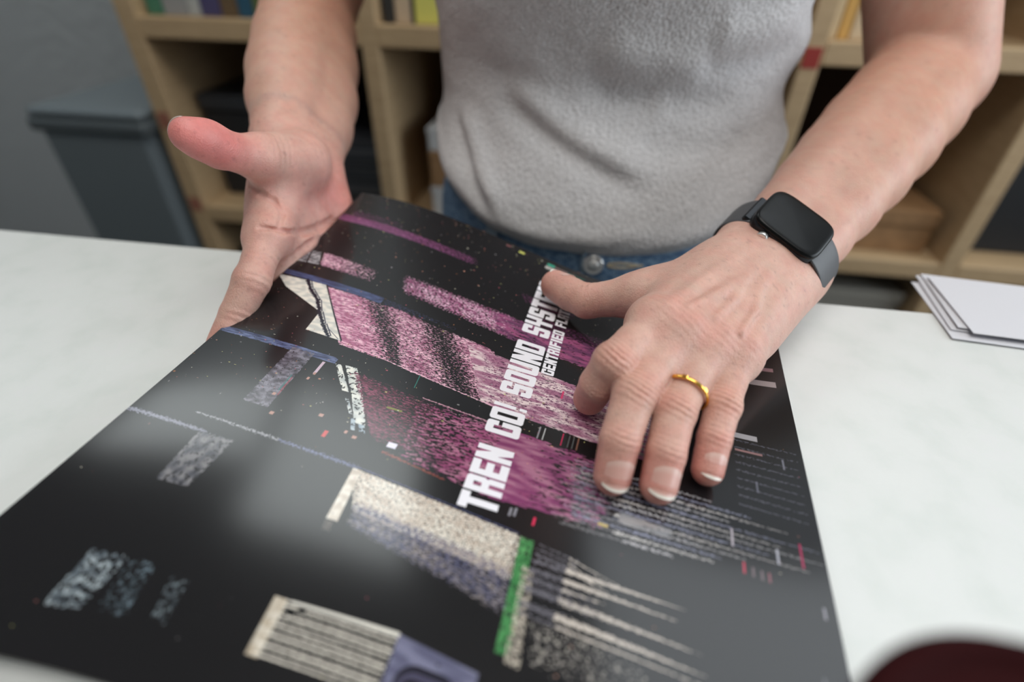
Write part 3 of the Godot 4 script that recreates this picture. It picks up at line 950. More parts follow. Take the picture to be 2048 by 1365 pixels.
	paint(Vector2(0.60, 0.11), Vector2(0.66, 0.107), Vector2(0.66, 0.09), Vector2(0.60, 0.092), Color(0.2, 0.2, 0.27), Color(0.4, 0.4, 0.5), 0.7, 0.3, 50, 120, 0.2)
	# near left: speckled frame and strip
	paint(Vector2(0.139, 0.124), Vector2(0.19, 0.124), Vector2(0.185, 0.055), Vector2(0.142, 0.053), Color(0.62, 0.66, 0.68), Color(0.30, 0.33, 0.36), 0.72, 0.5, 60, 90, 0.05)
	paint(Vector2(0.19, 0.124), Vector2(0.226, 0.123), Vector2(0.238, 0.060), Vector2(0.20, 0.060), Color(0.42, 0.48, 0.52), Color(0.2, 0.23, 0.25), 0.25, 0.55, 60, 90, 0.05)
	paint(Vector2(0.249, 0.117), Vector2(0.275, 0.117), Vector2(0.284, 0.064), Vector2(0.265, 0.064), Color(0.42, 0.46, 0.48), Color(0.2, 0.22, 0.24), 0.5, 0.5, 60, 90, 0.1)
	bar(0.499, 0.976, 0.517, 0.985, Color(0.25, 0.62, 0.52))
	bar(0.497, 0.962, 0.515, 0.973, Color(0.70, 0.68, 0.66))
	bar(0.517, 0.978, 0.55, 0.980, Color(0.62, 0.52, 0.50))
	bar(0.549, 0.959, 0.594, 0.967, Color(0.30, 0.72, 0.58))
	bar(0.549, 0.976, 0.592, 0.979, Color(0.13, 0.36, 0.30))
	bar(0.602, 0.955, 0.608, 0.962, Color(0.30, 0.72, 0.58))
	bar(0.426, 0.979, 0.440, 0.985, Color(0.80, 0.80, 0.42))
	bar(0.392, 0.984, 0.404, 0.988, Color(0.55, 0.35, 0.35))
	bar(0.366, 0.443, 0.392, 0.446, Color(0.50, 0.52, 0.25))
	stroke(Vector2(0.385, 0.53), Vector2(0.388, 0.50), 0.001, 0.001, Color(0.2, 0.5, 0.45))
	# confetti
	var rng := RandomNumberGenerator.new()
	rng.seed = 5
	var inks := [Color(0.85, 0.82, 0.74), Color(0.75, 0.45, 0.42), Color(0.85, 0.6, 0.5), Color(0.70, 0.35, 0.40), Color(0.8, 0.78, 0.5), Color(0.62, 0.60, 0.60), Color(0.60, 0.40, 0.25)]
	for k in 820:
		var u := pow(rng.randf(), 1.15) * 0.72
		var vv := 1.0 - pow(rng.randf(), 1.25) * 0.62
		if k > 770:
			u = rng.randf()
			vv = rng.randf() * 0.6
		var w := 0.0008 + 0.0030 * pow(rng.randf(), 3.0)
		var hh := 0.0006 + 0.0016 * pow(rng.randf(), 3.0)
		bar(u, vv, u + w, vv + hh, inks[rng.randi() % inks.size()], 0.45 + 0.55 * rng.randf())
	for b in [[0.22, 0.468, 0.004], [0.216, 0.455, 0.004], [0.185, 0.408, 0.005], [0.205, 0.372, 0.006], [0.277, 0.392, 0.007], [0.33, 0.375, 0.004], [0.345, 0.370, 0.007]]:
		bar(b[0], b[1], b[0] + b[2], b[1] + 0.005, Color(0.72, 0.55, 0.50))
	bar(0.302, 0.358, 0.308, 0.370, Color(0.80, 0.25, 0.25))
	bar(0.62, 0.575, 0.623, 0.594, Color(0.80, 0.25, 0.42))
	# the lettering
	var white := Color(0.955, 0.945, 0.965)
	letters("TREN GO! SOUND SYSTEM", 0.315, 0.907, 0.5305, 0.5855, -0.05, white)
	letters("GENTRIFIED FLAT", 0.624, 0.832, 0.574, 0.597, -0.05, white)


# ============================================================ bodies: a distance field on a grid, meshed as surface nets
class Field:
	var o: Vector3
	var h: float
	var nx: int
	var ny: int
	var nz_: int
	var d := PackedFloat32Array()

	func _init(lo: Vector3, hi: Vector3, cell: float) -> void:
		o = lo
		h = cell
		nx = int((hi.x - lo.x) / cell) + 2
		ny = int((hi.y - lo.y) / cell) + 2
		nz_ = int((hi.z - lo.z) / cell) + 2
		d.resize(nx * ny * nz_)
		d.fill(1.0)

	# a bone: tapered capsule from a to b, blended in with a smooth minimum of width k
	func cone(a: Vector3, b: Vector3, ra: float, rb: float, k := 0.006) -> void:
		var r := maxf(ra, rb) + k + 3.0 * h
		var lo := (a.min(b) - Vector3(r, r, r) - o) / h
		var hi := (a.max(b) + Vector3(r, r, r) - o) / h
		var ab := b - a
		var bb := maxf(ab.length_squared(), 1e-12)
		var dr := rb - ra
		var x0 := maxi(0, int(lo.x))
		var x1 := mini(nx - 1, int(hi.x) + 1)
		for z in range(maxi(0, int(lo.z)), mini(nz_ - 1, int(hi.z) + 1) + 1):
			var pz := o.z + z * h - a.z
			for y in range(maxi(0, int(lo.y)), mini(ny - 1, int(hi.y) + 1) + 1):
				var py := o.y + y * h - a.y
				var part := py * ab.y + pz * ab.z
				var i := (z * ny + y) * nx + x0
				for x in range(x0, x1 + 1):
					var px := o.x + x * h - a.x
					var t := clampf((px * ab.x + part) / bb, 0.0, 1.0)
					var qx := px - ab.x * t
					var qy := py - ab.y * t
					var qz := pz - ab.z * t
					var v := sqrt(qx * qx + qy * qy + qz * qz) - ra - dr * t
					var c := d[i]
					var e := k - absf(c - v)
					if e > 0.0:
						d[i] = minf(c, v) - e * e * 0.25 / k
					elif v < c:
						d[i] = v
					i += 1

	# an ellipsoid with its own axes
	func egg(c: Vector3, basis: Basis, rad: Vector3, k := 0.006) -> void:
		var r := maxf(rad.x, maxf(rad.y, rad.z)) + k + 3.0 * h
		var lo := (c - Vector3(r, r, r) - o) / h
		var hi := (c + Vector3(r, r, r) - o) / h
		var inv := basis.inverse()
		var m := minf(rad.x, minf(rad.y, rad.z))
		for z in range(maxi(0, int(lo.z)), mini(nz_ - 1, int(hi.z) + 1) + 1):
			for y in range(maxi(0, int(lo.y)), mini(ny - 1, int(hi.y) + 1) + 1):
				for x in range(maxi(0, int(lo.x)), mini(nx - 1, int(hi.x) + 1) + 1):
					var q := (inv * (o + Vector3(x, y, z) * h - c))
					var l := (q / rad).length()
					var g := (q / (rad * rad)).length()
					var v := l * (l - 1.0) / maxf(g, 1e-9) if l > 0.05 else -m
					var i := (z * ny + y) * nx + x
					var e := k - absf(d[i] - v)
					if e > 0.0:
						d[i] = minf(d[i], v) - e * e * 0.25 / k
					elif v < d[i]:
						d[i] = v

	# a groove: takes a thin tapered capsule away again
	func carve(a: Vector3, b: Vector3, r: float, k := 0.002) -> void:
		var w := r + k + 2.0 * h
		var lo := (a.min(b) - Vector3(w, w, w) - o) / h
		var hi := (a.max(b) + Vector3(w, w, w) - o) / h
		var ab := b - a
		var bb := maxf(ab.length_squared(), 1e-12)
		for z in range(maxi(0, int(lo.z)), mini(nz_ - 1, int(hi.z) + 1) + 1):
			for y in range(maxi(0, int(lo.y)), mini(ny - 1, int(hi.y) + 1) + 1):
				for x in range(maxi(0, int(lo.x)), mini(nx - 1, int(hi.x) + 1) + 1):
					var p := o + Vector3(x, y, z) * h - a
					var t := clampf(p.dot(ab) / bb, 0.0, 1.0)
					var v := r - (p - ab * t).length()
					var i := (z * ny + y) * nx + x
					var c := d[i]
					var e := k - absf(c - v)
					if e > 0.0:
						d[i] = maxf(c, v) + e * e * 0.25 / k
					elif v > c:
						d[i] = v

	func at(x: int, y: int, z: int) -> float:
		return d[(clampi(z, 0, nz_ - 1) * ny + clampi(y, 0, ny - 1)) * nx + clampi(x, 0, nx - 1)]

	# [vertices, normals, indices]; faces whose cells lie beyond the cut plane are left open there
	func mesh(cut_n := Vector3.ZERO, cut_d := 0.0) -> Array:
		var vs := PackedVector3Array()
		var ns := PackedVector3Array()
		var ix := PackedInt32Array()
		var of := PackedInt32Array()
		of.resize(d.size())
		of.fill(-1)
		var cells := PackedInt32Array()
		var lim := 2.6 * h
		var sx := nx
		var sz := nx * ny
		var cut := cut_n != Vector3.ZERO
		for z in nz_ - 1:
			for y in ny - 1:
				var row := (z * ny + y) * nx
				for x in nx - 1:
					var i := row + x
					var a := d[i]
					if a > lim or a < -lim:
						continue
					var c1 := d[i + 1]
					var c2 := d[i + sx]
					var c3 := d[i + sx + 1]
					var c4 := d[i + sz]
					var c5 := d[i + sz + 1]
					var c6 := d[i + sz + sx]
					var c7 := d[i + sz + sx + 1]
					var inn := int(a < 0.0) + int(c1 < 0.0) + int(c2 < 0.0) + int(c3 < 0.0) + int(c4 < 0.0) + int(c5 < 0.0) + int(c6 < 0.0) + int(c7 < 0.0)
					if inn == 0 or inn == 8:
						continue
					var s := Vector3.ZERO
					var n := 0
					if (a < 0.0) != (c1 < 0.0): s += Vector3(a / (a - c1), 0, 0); n += 1
					if (c2 < 0.0) != (c3 < 0.0): s += Vector3(c2 / (c2 - c3), 1, 0); n += 1
					if (c4 < 0.0) != (c5 < 0.0): s += Vector3(c4 / (c4 - c5), 0, 1); n += 1
					if (c6 < 0.0) != (c7 < 0.0): s += Vector3(c6 / (c6 - c7), 1, 1); n += 1
					if (a < 0.0) != (c2 < 0.0): s += Vector3(0, a / (a - c2), 0); n += 1
					if (c1 < 0.0) != (c3 < 0.0): s += Vector3(1, c1 / (c1 - c3), 0); n += 1
					if (c4 < 0.0) != (c6 < 0.0): s += Vector3(0, c4 / (c4 - c6), 1); n += 1
					if (c5 < 0.0) != (c7 < 0.0): s += Vector3(1, c5 / (c5 - c7), 1); n += 1
					if (a < 0.0) != (c4 < 0.0): s += Vector3(0, 0, a / (a - c4)); n += 1
					if (c1 < 0.0) != (c5 < 0.0): s += Vector3(1, 0, c1 / (c1 - c5)); n += 1
					if (c2 < 0.0) != (c6 < 0.0): s += Vector3(0, 1, c2 / (c2 - c6)); n += 1
					if (c3 < 0.0) != (c7 < 0.0): s += Vector3(1, 1, c3 / (c3 - c7)); n += 1
					s /= n
					var p := o + (Vector3(x, y, z) + s) * h
					if cut and p.dot(cut_n) > cut_d:
						continue
					of[i] = vs.size()
					cells.append(i)
					vs.append(p)
					# gradient, weighted inside the cell
					var fx := s.x
					var fy := s.y
					var fz := s.z
					ns.append(Vector3(
						lerpf(lerpf(c1 - a, c3 - c2, fy), lerpf(c5 - c4, c7 - c6, fy), fz),
						lerpf(lerpf(c2 - a, c3 - c1, fx), lerpf(c6 - c4, c7 - c5, fx), fz),
						lerpf(lerpf(c4 - a, c5 - c1, fx), lerpf(c6 - c2, c7 - c3, fx), fy)).normalized())
		for i in cells:
			var a := d[i] < 0.0
			if a != (d[i + 1] < 0.0) and i >= sx + sz:
				face(ix, of[i - sx - sz], of[i - sz], of[i], of[i - sx], not a)
			if a != (d[i + sx] < 0.0) and i >= 1 + sz:
				face(ix, of[i - 1 - sz], of[i - 1], of[i], of[i - sz], not a)
			if a != (d[i + sz] < 0.0) and i >= 1 + sx:
				face(ix, of[i - 1 - sx], of[i - sx], of[i], of[i - 1], not a)
		return [vs, ns, ix]

	func face(ix: PackedInt32Array, a: int, b: int, c: int, e: int, turn: bool) -> void:
		if a < 0 or b < 0 or c < 0 or e < 0:
			return
		if turn:
			ix.append_array(PackedInt32Array([a, b, c, a, c, e]))
		else:
			ix.append_array(PackedInt32Array([a, c, b, a, e, c]))


# ============================================================ the person
const SKIN := Vector3(0.60, 0.36, 0.29)     # real-world base colour (linear)
var body := [PackedVector3Array(), PackedVector3Array(), PackedInt32Array(), PackedColorArray()]
# wrists, elbows, shoulders
var wl := V(0.1262, 0.050, -0.3261)
var el := V(0.283, 0.118, -0.55)
var sl := V(0.195, 0.40, -0.64)
var wr := V(-0.2160, 0.0785, -0.3660)
var er := V(-0.2850, 0.155, -0.570)
var sr := V(-0.175, 0.40, -0.64)


func blotch(p: Vector3) -> float:
	return nz.get_noise_3dv(p * 55.0) * 0.5 + nz.get_noise_3dv(p * 170.0) * 0.4 + nz.get_noise_3dv(p * 420.0) * 0.4 - 1.3 * smoothstep(0.62, 0.8, nz.get_noise_3dv(p * 230.0 + Vector3(3, 1, 7)))


# adds a meshed field to the body; spots: [place, radius, colour factor]; wrinkles: [place, along, across, outward, length, width, pitch, depth]
func add_skin(parts: Array, spots: Array, wrinkles := [], grain := 0.07) -> void:
	var vs: PackedVector3Array = parts[0]
	var ns: PackedVector3Array = parts[1]
	var first: int = body[0].size()
	var cols := PackedColorArray()
	cols.resize(vs.size())
	for i in vs.size():
		var p := vs[i]
		var n := ns[i]
		for w in wrinkles:
			var q: Vector3 = p - w[0]
			if q.length_squared() > 0.0009:
				continue
			var dorsal := n.dot(w[3])
			if dorsal < 0.0:
				continue
			var s := q.dot(w[1])
			var a := q.dot(w[2])
			var s2: float = s + 26.0 * a * a * w[8]
			var fall := exp(-pow(s2 / w[4], 2.0) - pow(a / w[5], 2.0)) * minf(1.0, dorsal * 1.6)
			var ph: float = TAU * s2 / w[6] + 0.8 * nz.get_noise_3dv(p * 300.0)
			var dep: float = w[7] * fall
			vs[i] -= n * dep * (0.5 + 0.5 * cos(ph))
			var slope: float = dep * 0.5 * sin(ph) * TAU / w[6]
			n = (n - (w[1] as Vector3) * slope * 1.0).normalized()
		ns[i] = n
		var c := SKIN
		for s in spots:
			var f := exp(-p.distance_squared_to(s[0]) / (s[1] * s[1]))
			if f > 0.02:
				c *= Vector3.ONE.lerp(s[2], f)
		c *= 1.0 + grain * blotch(p)
		c.y *= 1.0 + 0.075 * nz.get_noise_3dv(p * 90.0 + Vector3(9, 9, 9))
		c.z *= 1.0 + 0.075 * nz.get_noise_3dv(p * 90.0 + Vector3(9, 9, 9))
		cols[i] = Color(clampf(c.x, 0, 1), clampf(c.y, 0, 1), clampf(c.z, 0, 1))
	body[0].append_array(vs)
	body[1].append_array(ns)
	body[3].append_array(cols)
	var ix: PackedInt32Array = parts[2]
	for i in ix.size():
		ix[i] += first
	body[2].append_array(ix)


func forearm(f: Field, w: Vector3, e: Vector3, side: Vector3, right: bool) -> void:
	# two bones side by side give the flat wrist; the muscle swells towards the elbow
	# along the arm, half spread of the two bones, radius
	var prof := [[-0.06, 0.0110, 0.0195], [0.0, 0.0112, 0.0198], [0.10, 0.0115, 0.0212], [0.24, 0.0115, 0.0245], [0.40, 0.0105, 0.0290], [0.58, 0.0090, 0.0335], [0.78, 0.0075, 0.0365], [1.0, 0.0060, 0.0385]]
	if right:
		prof = [[-0.06, 0.0110, 0.0190], [0.0, 0.0115, 0.0200], [0.08, 0.0125, 0.0235], [0.20, 0.0135, 0.0290], [0.36, 0.0130, 0.0330], [0.58, 0.0110, 0.0350], [0.78, 0.0085, 0.0355], [1.0, 0.0060, 0.0350]]
	var d := e - w
	for s in [-1.0, 1.0]:
		for i in prof.size() - 1:
			var p = prof[i]
			var q = prof[i + 1]
			f.cone(w + d * p[0] + side * s * p[1], w + d * q[0] + side * s * q[1], p[2], q[2], 0.0025 if i and s < 0.0 else 0.010)


func nail(parent: Node, tip: Vector3, dir: Vector3, out: Vector3, r: float, length: float, half := 50.0) -> void:
	dir = dir.normalized()
	out = (out - dir * out.dot(dir)).normalized()
	var side := dir.cross(out)
	var vs := PackedVector3Array()
	var ns := PackedVector3Array()
	var cs := PackedColorArray()
	var ix := PackedInt32Array()
	var nu := 14
	var nv := 14
	for layer in 2:
		for j in nv + 1:
			for i in nu + 1:
				var a := deg_to_rad(lerpf(-half, half, float(i) / nu))
				var t := float(j) / nv
				var bend := 0.10 * r * t * t - 0.12 * r * (1.0 - t) * (1.0 - t)
				# rounded free end and rounded root
				var edge := pow(absf(a) / deg_to_rad(half), 2.4)
				var s := lerpf(0.16 * edge, 1.0 - 0.15 * edge, t)
				var n := out * cos(a) + side * sin(a)
				var lift := (0.0 if layer == 0 else -0.0007) + 0.00035
				vs.append(tip + dir * (s - 0.62) * length + n * (r + lift) - out * bend)
				ns.append(n if layer == 0 else -n)
				var free := smoothstep(0.87, 0.93, t)
				var moon := smoothstep(0.24, 0.1, t)
				var c := Vector3(0.62, 0.35, 0.30).lerp(Vector3(0.80, 0.74, 0.66), free).lerp(Vector3(0.70, 0.50, 0.44), moon * 0.6)
				cs.append(Color(c.x, c.y, c.z))
	var off := (nu + 1) * (nv + 1)
	for j in nv:
		for i in nu:
			var a := j * (nu + 1) + i
			ix.append_array(PackedInt32Array([a, a + nu + 1, a + 1, a + 1, a + nu + 1, a + nu + 2]))
			ix.append_array(PackedInt32Array([off + a, off + a + 1, off + a + nu + 1, off + a + 1, off + a + nu + 2, off + a + nu + 1]))
	for i in nu:
		for q in [i, nv * (nu + 1) + i]:
			ix.append_array(PackedInt32Array([q, q + 1, off + q, q + 1, off + q + 1, off + q]))
	for j in nv:
		for q in [j * (nu + 1), j * (nu + 1) + nu]:
			ix.append_array(PackedInt32Array([q, q + nu + 1, off + q, q + nu + 1, off + q + nu + 1, off + q]))
	obj("fingernail", am(vs, ns, ix, null, cs), M.nail, parent)


# joints of the hand that lies on the sleeve (the person's left)
var a_mcp := [V(0.0414, 0.0525, -0.2251), V(0.0537, 0.0485, -0.2207), V(0.0700, 0.0437, -0.2215), V(0.0848, 0.0387, -0.2225)]
var a_pip := [V(0.0205, 0.0485, -0.1935), V(0.0309, 0.0408, -0.1806), V(0.0500, 0.0352, -0.1795), V(0.0735, 0.0324, -0.1900)]
var a_dip := [V(0.0150, 0.0350, -0.1925), V(0.0257, 0.0310, -0.1614), V(0.0460, 0.0275, -0.1604), V(0.0693, 0.0255, -0.1750)]
var a_tip := [V(0.0124, 0.0215, -0.1966), V(0.0242, 0.0190, -0.1515), V(0.0440, 0.0187, -0.1500), V(0.0668, 0.0172, -0.1635)]
var a_thumb := [V(0.0815, 0.0415, -0.290), V(0.0356, 0.0410, -0.2672), V(0.0067, 0.0320, -0.2706), V(-0.0135, 0.0310, -0.2886)]
# joints of the hand that holds the sleeve's left edge (the person's right)
var b_mcp := [V(-0.1948, 0.0555, -0.2742), V(-0.1945, 0.0380, -0.3005), V(-0.1930, 0.0330, -0.3240), V(-0.1905, 0.0330, -0.3480)]
var b_pip := [V(-0.1915, 0.0420, -0.2437), V(-0.1950, 0.0215, -0.2690), V(-0.1850, 0.0160, -0.3000), V(-0.1800, 0.0170, -0.3300)]
var b_dip := [V(-0.1985, 0.0263, -0.2295), V(-0.2000, 0.0110, -0.2540), V(-0.1650, 0.0105, -0.2900), V(-0.1620, 0.0120, -0.3200)]
var b_tip := [V(-0.2033, 0.0138, -0.2156), V(-0.1990, 0.0088, -0.2380), V(-0.1480, 0.0090, -0.2820), V(-0.1480, 0.0100, -0.3120)]
var b_thumb := [V(-0.1990, 0.0800, -0.3340), V(-0.2028, 0.0951, -0.2999), V(-0.2095, 0.1086, -0.2751), V(-0.2160, 0.1195, -0.2620)]


func person() -> void:
	var t := thing("person", "person in grey T-shirt and blue jeans, bending over the record sleeve with both hands", "person", Vector3(0.01, 0, -0.53))
	hand_a()
	hand_b()
	arms()
	trunk()
	var b := obj("body", am(body[0], body[1], body[2], null, body[3]), M.skin, t)
	# nails
	var up := a_out()
	for i in 4:
		nail_under(b, a_dip[i], a_tip[i], up, [0.0077, 0.0080, 0.0078, 0.0066][i])
	nail_under(b, a_thumb[2], a_thumb[3], Vector3(0.25, 0.75, -0.65), 0.0088)
	nail_under(b, b_dip[0], b_tip[0], Vector3(-0.9, -0.3, 0.2), 0.0074)
	nail_under(b, b_thumb[2], b_thumb[3], Vector3(-0.75, 0.1, -0.65), 0.0092)
	clothes(t)


func nail_under(b: Node, dip: Vector3, tip: Vector3, out: Vector3, r: float) -> void:
	nail(b, tip, tip - dip, out, r, r * 1.75)


func a_out() -> Vector3:
	var n: Vector3 = (a_mcp[0] - wl).cross(a_mcp[3] - wl)
	return (n if n.y > 0.0 else -n).normalized()


func finger(f: Field, m: Vector3, p: Vector3, d: Vector3, t: Vector3, r: Array, out: Vector3) -> void:
	f.cone(m, m.lerp(p, 0.55), r[0], r[1] * 0.97, 0.005)
	f.cone(m.lerp(p, 0.55), p, r[1] * 0.97, r[1], 0.0015)
	f.cone(p, d, r[1], r[2], 0.0015)
	f.cone(d, t, r[2], r[3], 0.0015)
	# the knuckle stands up a little at the back, the pad of the last joint swells in front
	f.cone(p + out * r[1] * 0.10, p + out * r[1] * 0.12, r[1] * 0.95, r[1] * 0.95, 0.003)
	f.cone(d.lerp(t, 0.5) - out * r[3] * 0.12, t - out * r[3] * 0.1, r[3] * 0.98, r[3] * 0.96, 0.002)


func hand_a() -> void:
	var f := Field.new(V(-0.04, -0.005, -0.40), V(0.20, 0.135, -0.125), 0.00112)
	var out := a_out()
	var across: Vector3 = (a_mcp[3] - a_mcp[0]).normalized()
	var arm := (el - wl).normalized()
	var side := (across - arm * across.dot(arm)).normalized()
	forearm(f, wl, el, side, false)
	var rk := [0.0120, 0.0122, 0.0115, 0.0105]
	for i in 4:
		var w := wl - arm * 0.004 + side * lerpf(-0.017, 0.019, i / 3.0)
		f.cone(w, a_mcp[i] - out * 0.004, 0.0165, rk[i] + 0.0015, 0.012)
		f.cone(a_mcp[i] + out * 0.0005, a_mcp[i] + out * 0.001, rk[i] * 1.02, rk[i] * 1.02, 0.008)
		if i < 3:
			var m: Vector3 = (a_mcp[i] + a_mcp[i + 1]) * 0.5
			f.cone(wl - arm * 0.004, m - out * 0.006, 0.016, 0.0115, 0.012)
		finger(f, a_mcp[i], a_pip[i], a_dip[i], a_tip[i], [[0.0112, 0.0097, 0.0090, 0.0080], [0.0110, 0.0098, 0.0091, 0.0081], [0.0106, 0.0094, 0.0087, 0.0079], [0.0095, 0.0083, 0.0077, 0.0069]][i], out)
	# thumb, its ball and the web to the index finger
	f.cone(a_thumb[0], a_thumb[1], 0.0185, 0.0135, 0.014)
	f.cone(a_thumb[1], a_thumb[2], 0.0122, 0.0100, 0.006)
	f.cone(a_thumb[2], a_thumb[3], 0.0100, 0.0086, 0.004)
	f.cone(a_thumb[2].lerp(a_thumb[3], 0.5) + Vector3(0, -0.001, 0.0016), a_thumb[3] + Vector3(0, -0.0006, 0.001), 0.0098, 0.0084, 0.004)
	f.cone(a_thumb[0].lerp(a_thumb[1], 0.75), a_mcp[0] - out * 0.007 + (wl - a_mcp[0]) * 0.16, 0.0095, 0.0095, 0.014)
	f.cone(a_thumb[0], a_mcp[0].lerp(wl, 0.45) - out * 0.006, 0.016, 0.014, 0.014)
	# little-finger side
	f.cone(wl + side * 0.018 - arm * 0.012 - out * 0.004, a_mcp[3].lerp(wl, 0.25) + across * 0.002 - out * 0.006, 0.0165, 0.0125, 0.012)
	# end of the ulna
	f.egg(wl + side * 0.021 + arm * 0.004 + out * 0.010, Basis(), Vector3(0.010, 0.009, 0.010), 0.010)
	# tendons and veins on the back of the hand
	for i in 4:
		var w := wl - arm * 0.012 + side * lerpf(-0.009, 0.010, i / 3.0) + out * 0.0162
		var m: Vector3 = a_mcp[i] + out * (rk[i] - 0.0010)
		f.cone(w.lerp(m, 0.3), m, 0.0016, 0.0028, 0.0050)
	var vein := func(pts: Array) -> void:
		for q in pts.size() - 1:
			var p0: Vector3 = wl.lerp(a_mcp[0], pts[q][0]).lerp(wl.lerp(a_mcp[3], pts[q][0]), pts[q][1]) + out * 0.0148
			var p1: Vector3 = wl.lerp(a_mcp[0], pts[q + 1][0]).lerp(wl.lerp(a_mcp[3], pts[q + 1][0]), pts[q + 1][1]) + out * 0.0148
			f.cone(p0, p1, 0.0013, 0.0013, 0.0035)
	vein.call([[0.25, 0.3], [0.45, 0.45], [0.62, 0.40], [0.80, 0.52], [0.98, 0.50]])
	vein.call([[0.62, 0.40], [0.78, 0.28], [0.98, 0.18]])
	vein.call([[0.35, 0.75], [0.6, 0.70], [0.82, 0.86], [1.0, 0.83]])
	var spots := arm_spots(wl, el)
	var wr_ := []
	for i in 4:
		spots.append([a_mcp[i] + out * 0.01, 0.012, Vector3(1.0, 0.90, 0.90)])
		spots.append([a_pip[i] + out * 0.008, 0.009, Vector3(1.0, 0.86, 0.84)])
		spots.append([a_dip[i], 0.009, Vector3(1.0, 0.84, 0.84)])
		spots.append([a_tip[i], 0.013, Vector3(1.05, 0.74, 0.76)])
		var al: Vector3 = (a_dip[i] - a_mcp[i]).normalized()
		var o2 := (out - al * out.dot(al)).normalized()
		var ac := al.cross(o2)
		wr_.append([a_pip[i] + o2 * 0.009, al, ac, o2, 0.0070, 0.0085, 0.0027, 0.00062, 1.0])
		var al2: Vector3 = (a_tip[i] - a_pip[i]).normalized()
		var o3 := (out - al2 * out.dot(al2)).normalized()
		wr_.append([a_dip[i] + o3 * 0.008, al2, al2.cross(o3), o3, 0.0042, 0.0075, 0.0026, 0.00040, 1.0])
		var al3: Vector3 = (a_pip[i] - wl).normalized()
		wr_.append([a_mcp[i] + out * 0.012, al3, across, out, 0.010, 0.010, 0.0034, 0.00020, 0.5])
	spots.append([a_thumb[3], 0.014, Vector3(1.02, 0.76, 0.76)])
	spots.append([a_thumb[2], 0.012, Vector3(1.0, 0.84, 0.82)])
	var ta: Vector3 = (a_thumb[3] - a_thumb[1]).normalized()
	wr_.append([a_thumb[2] + Vector3(0, 0.009, -0.002), ta, ta.cross(Vector3.UP).normalized(), Vector3.UP, 0.006, 0.009, 0.0034, 0.0004, 1.0])
	add_skin(f.mesh(arm, (wl - arm * 0.003).dot(arm)), spots, wr_, 0.11)


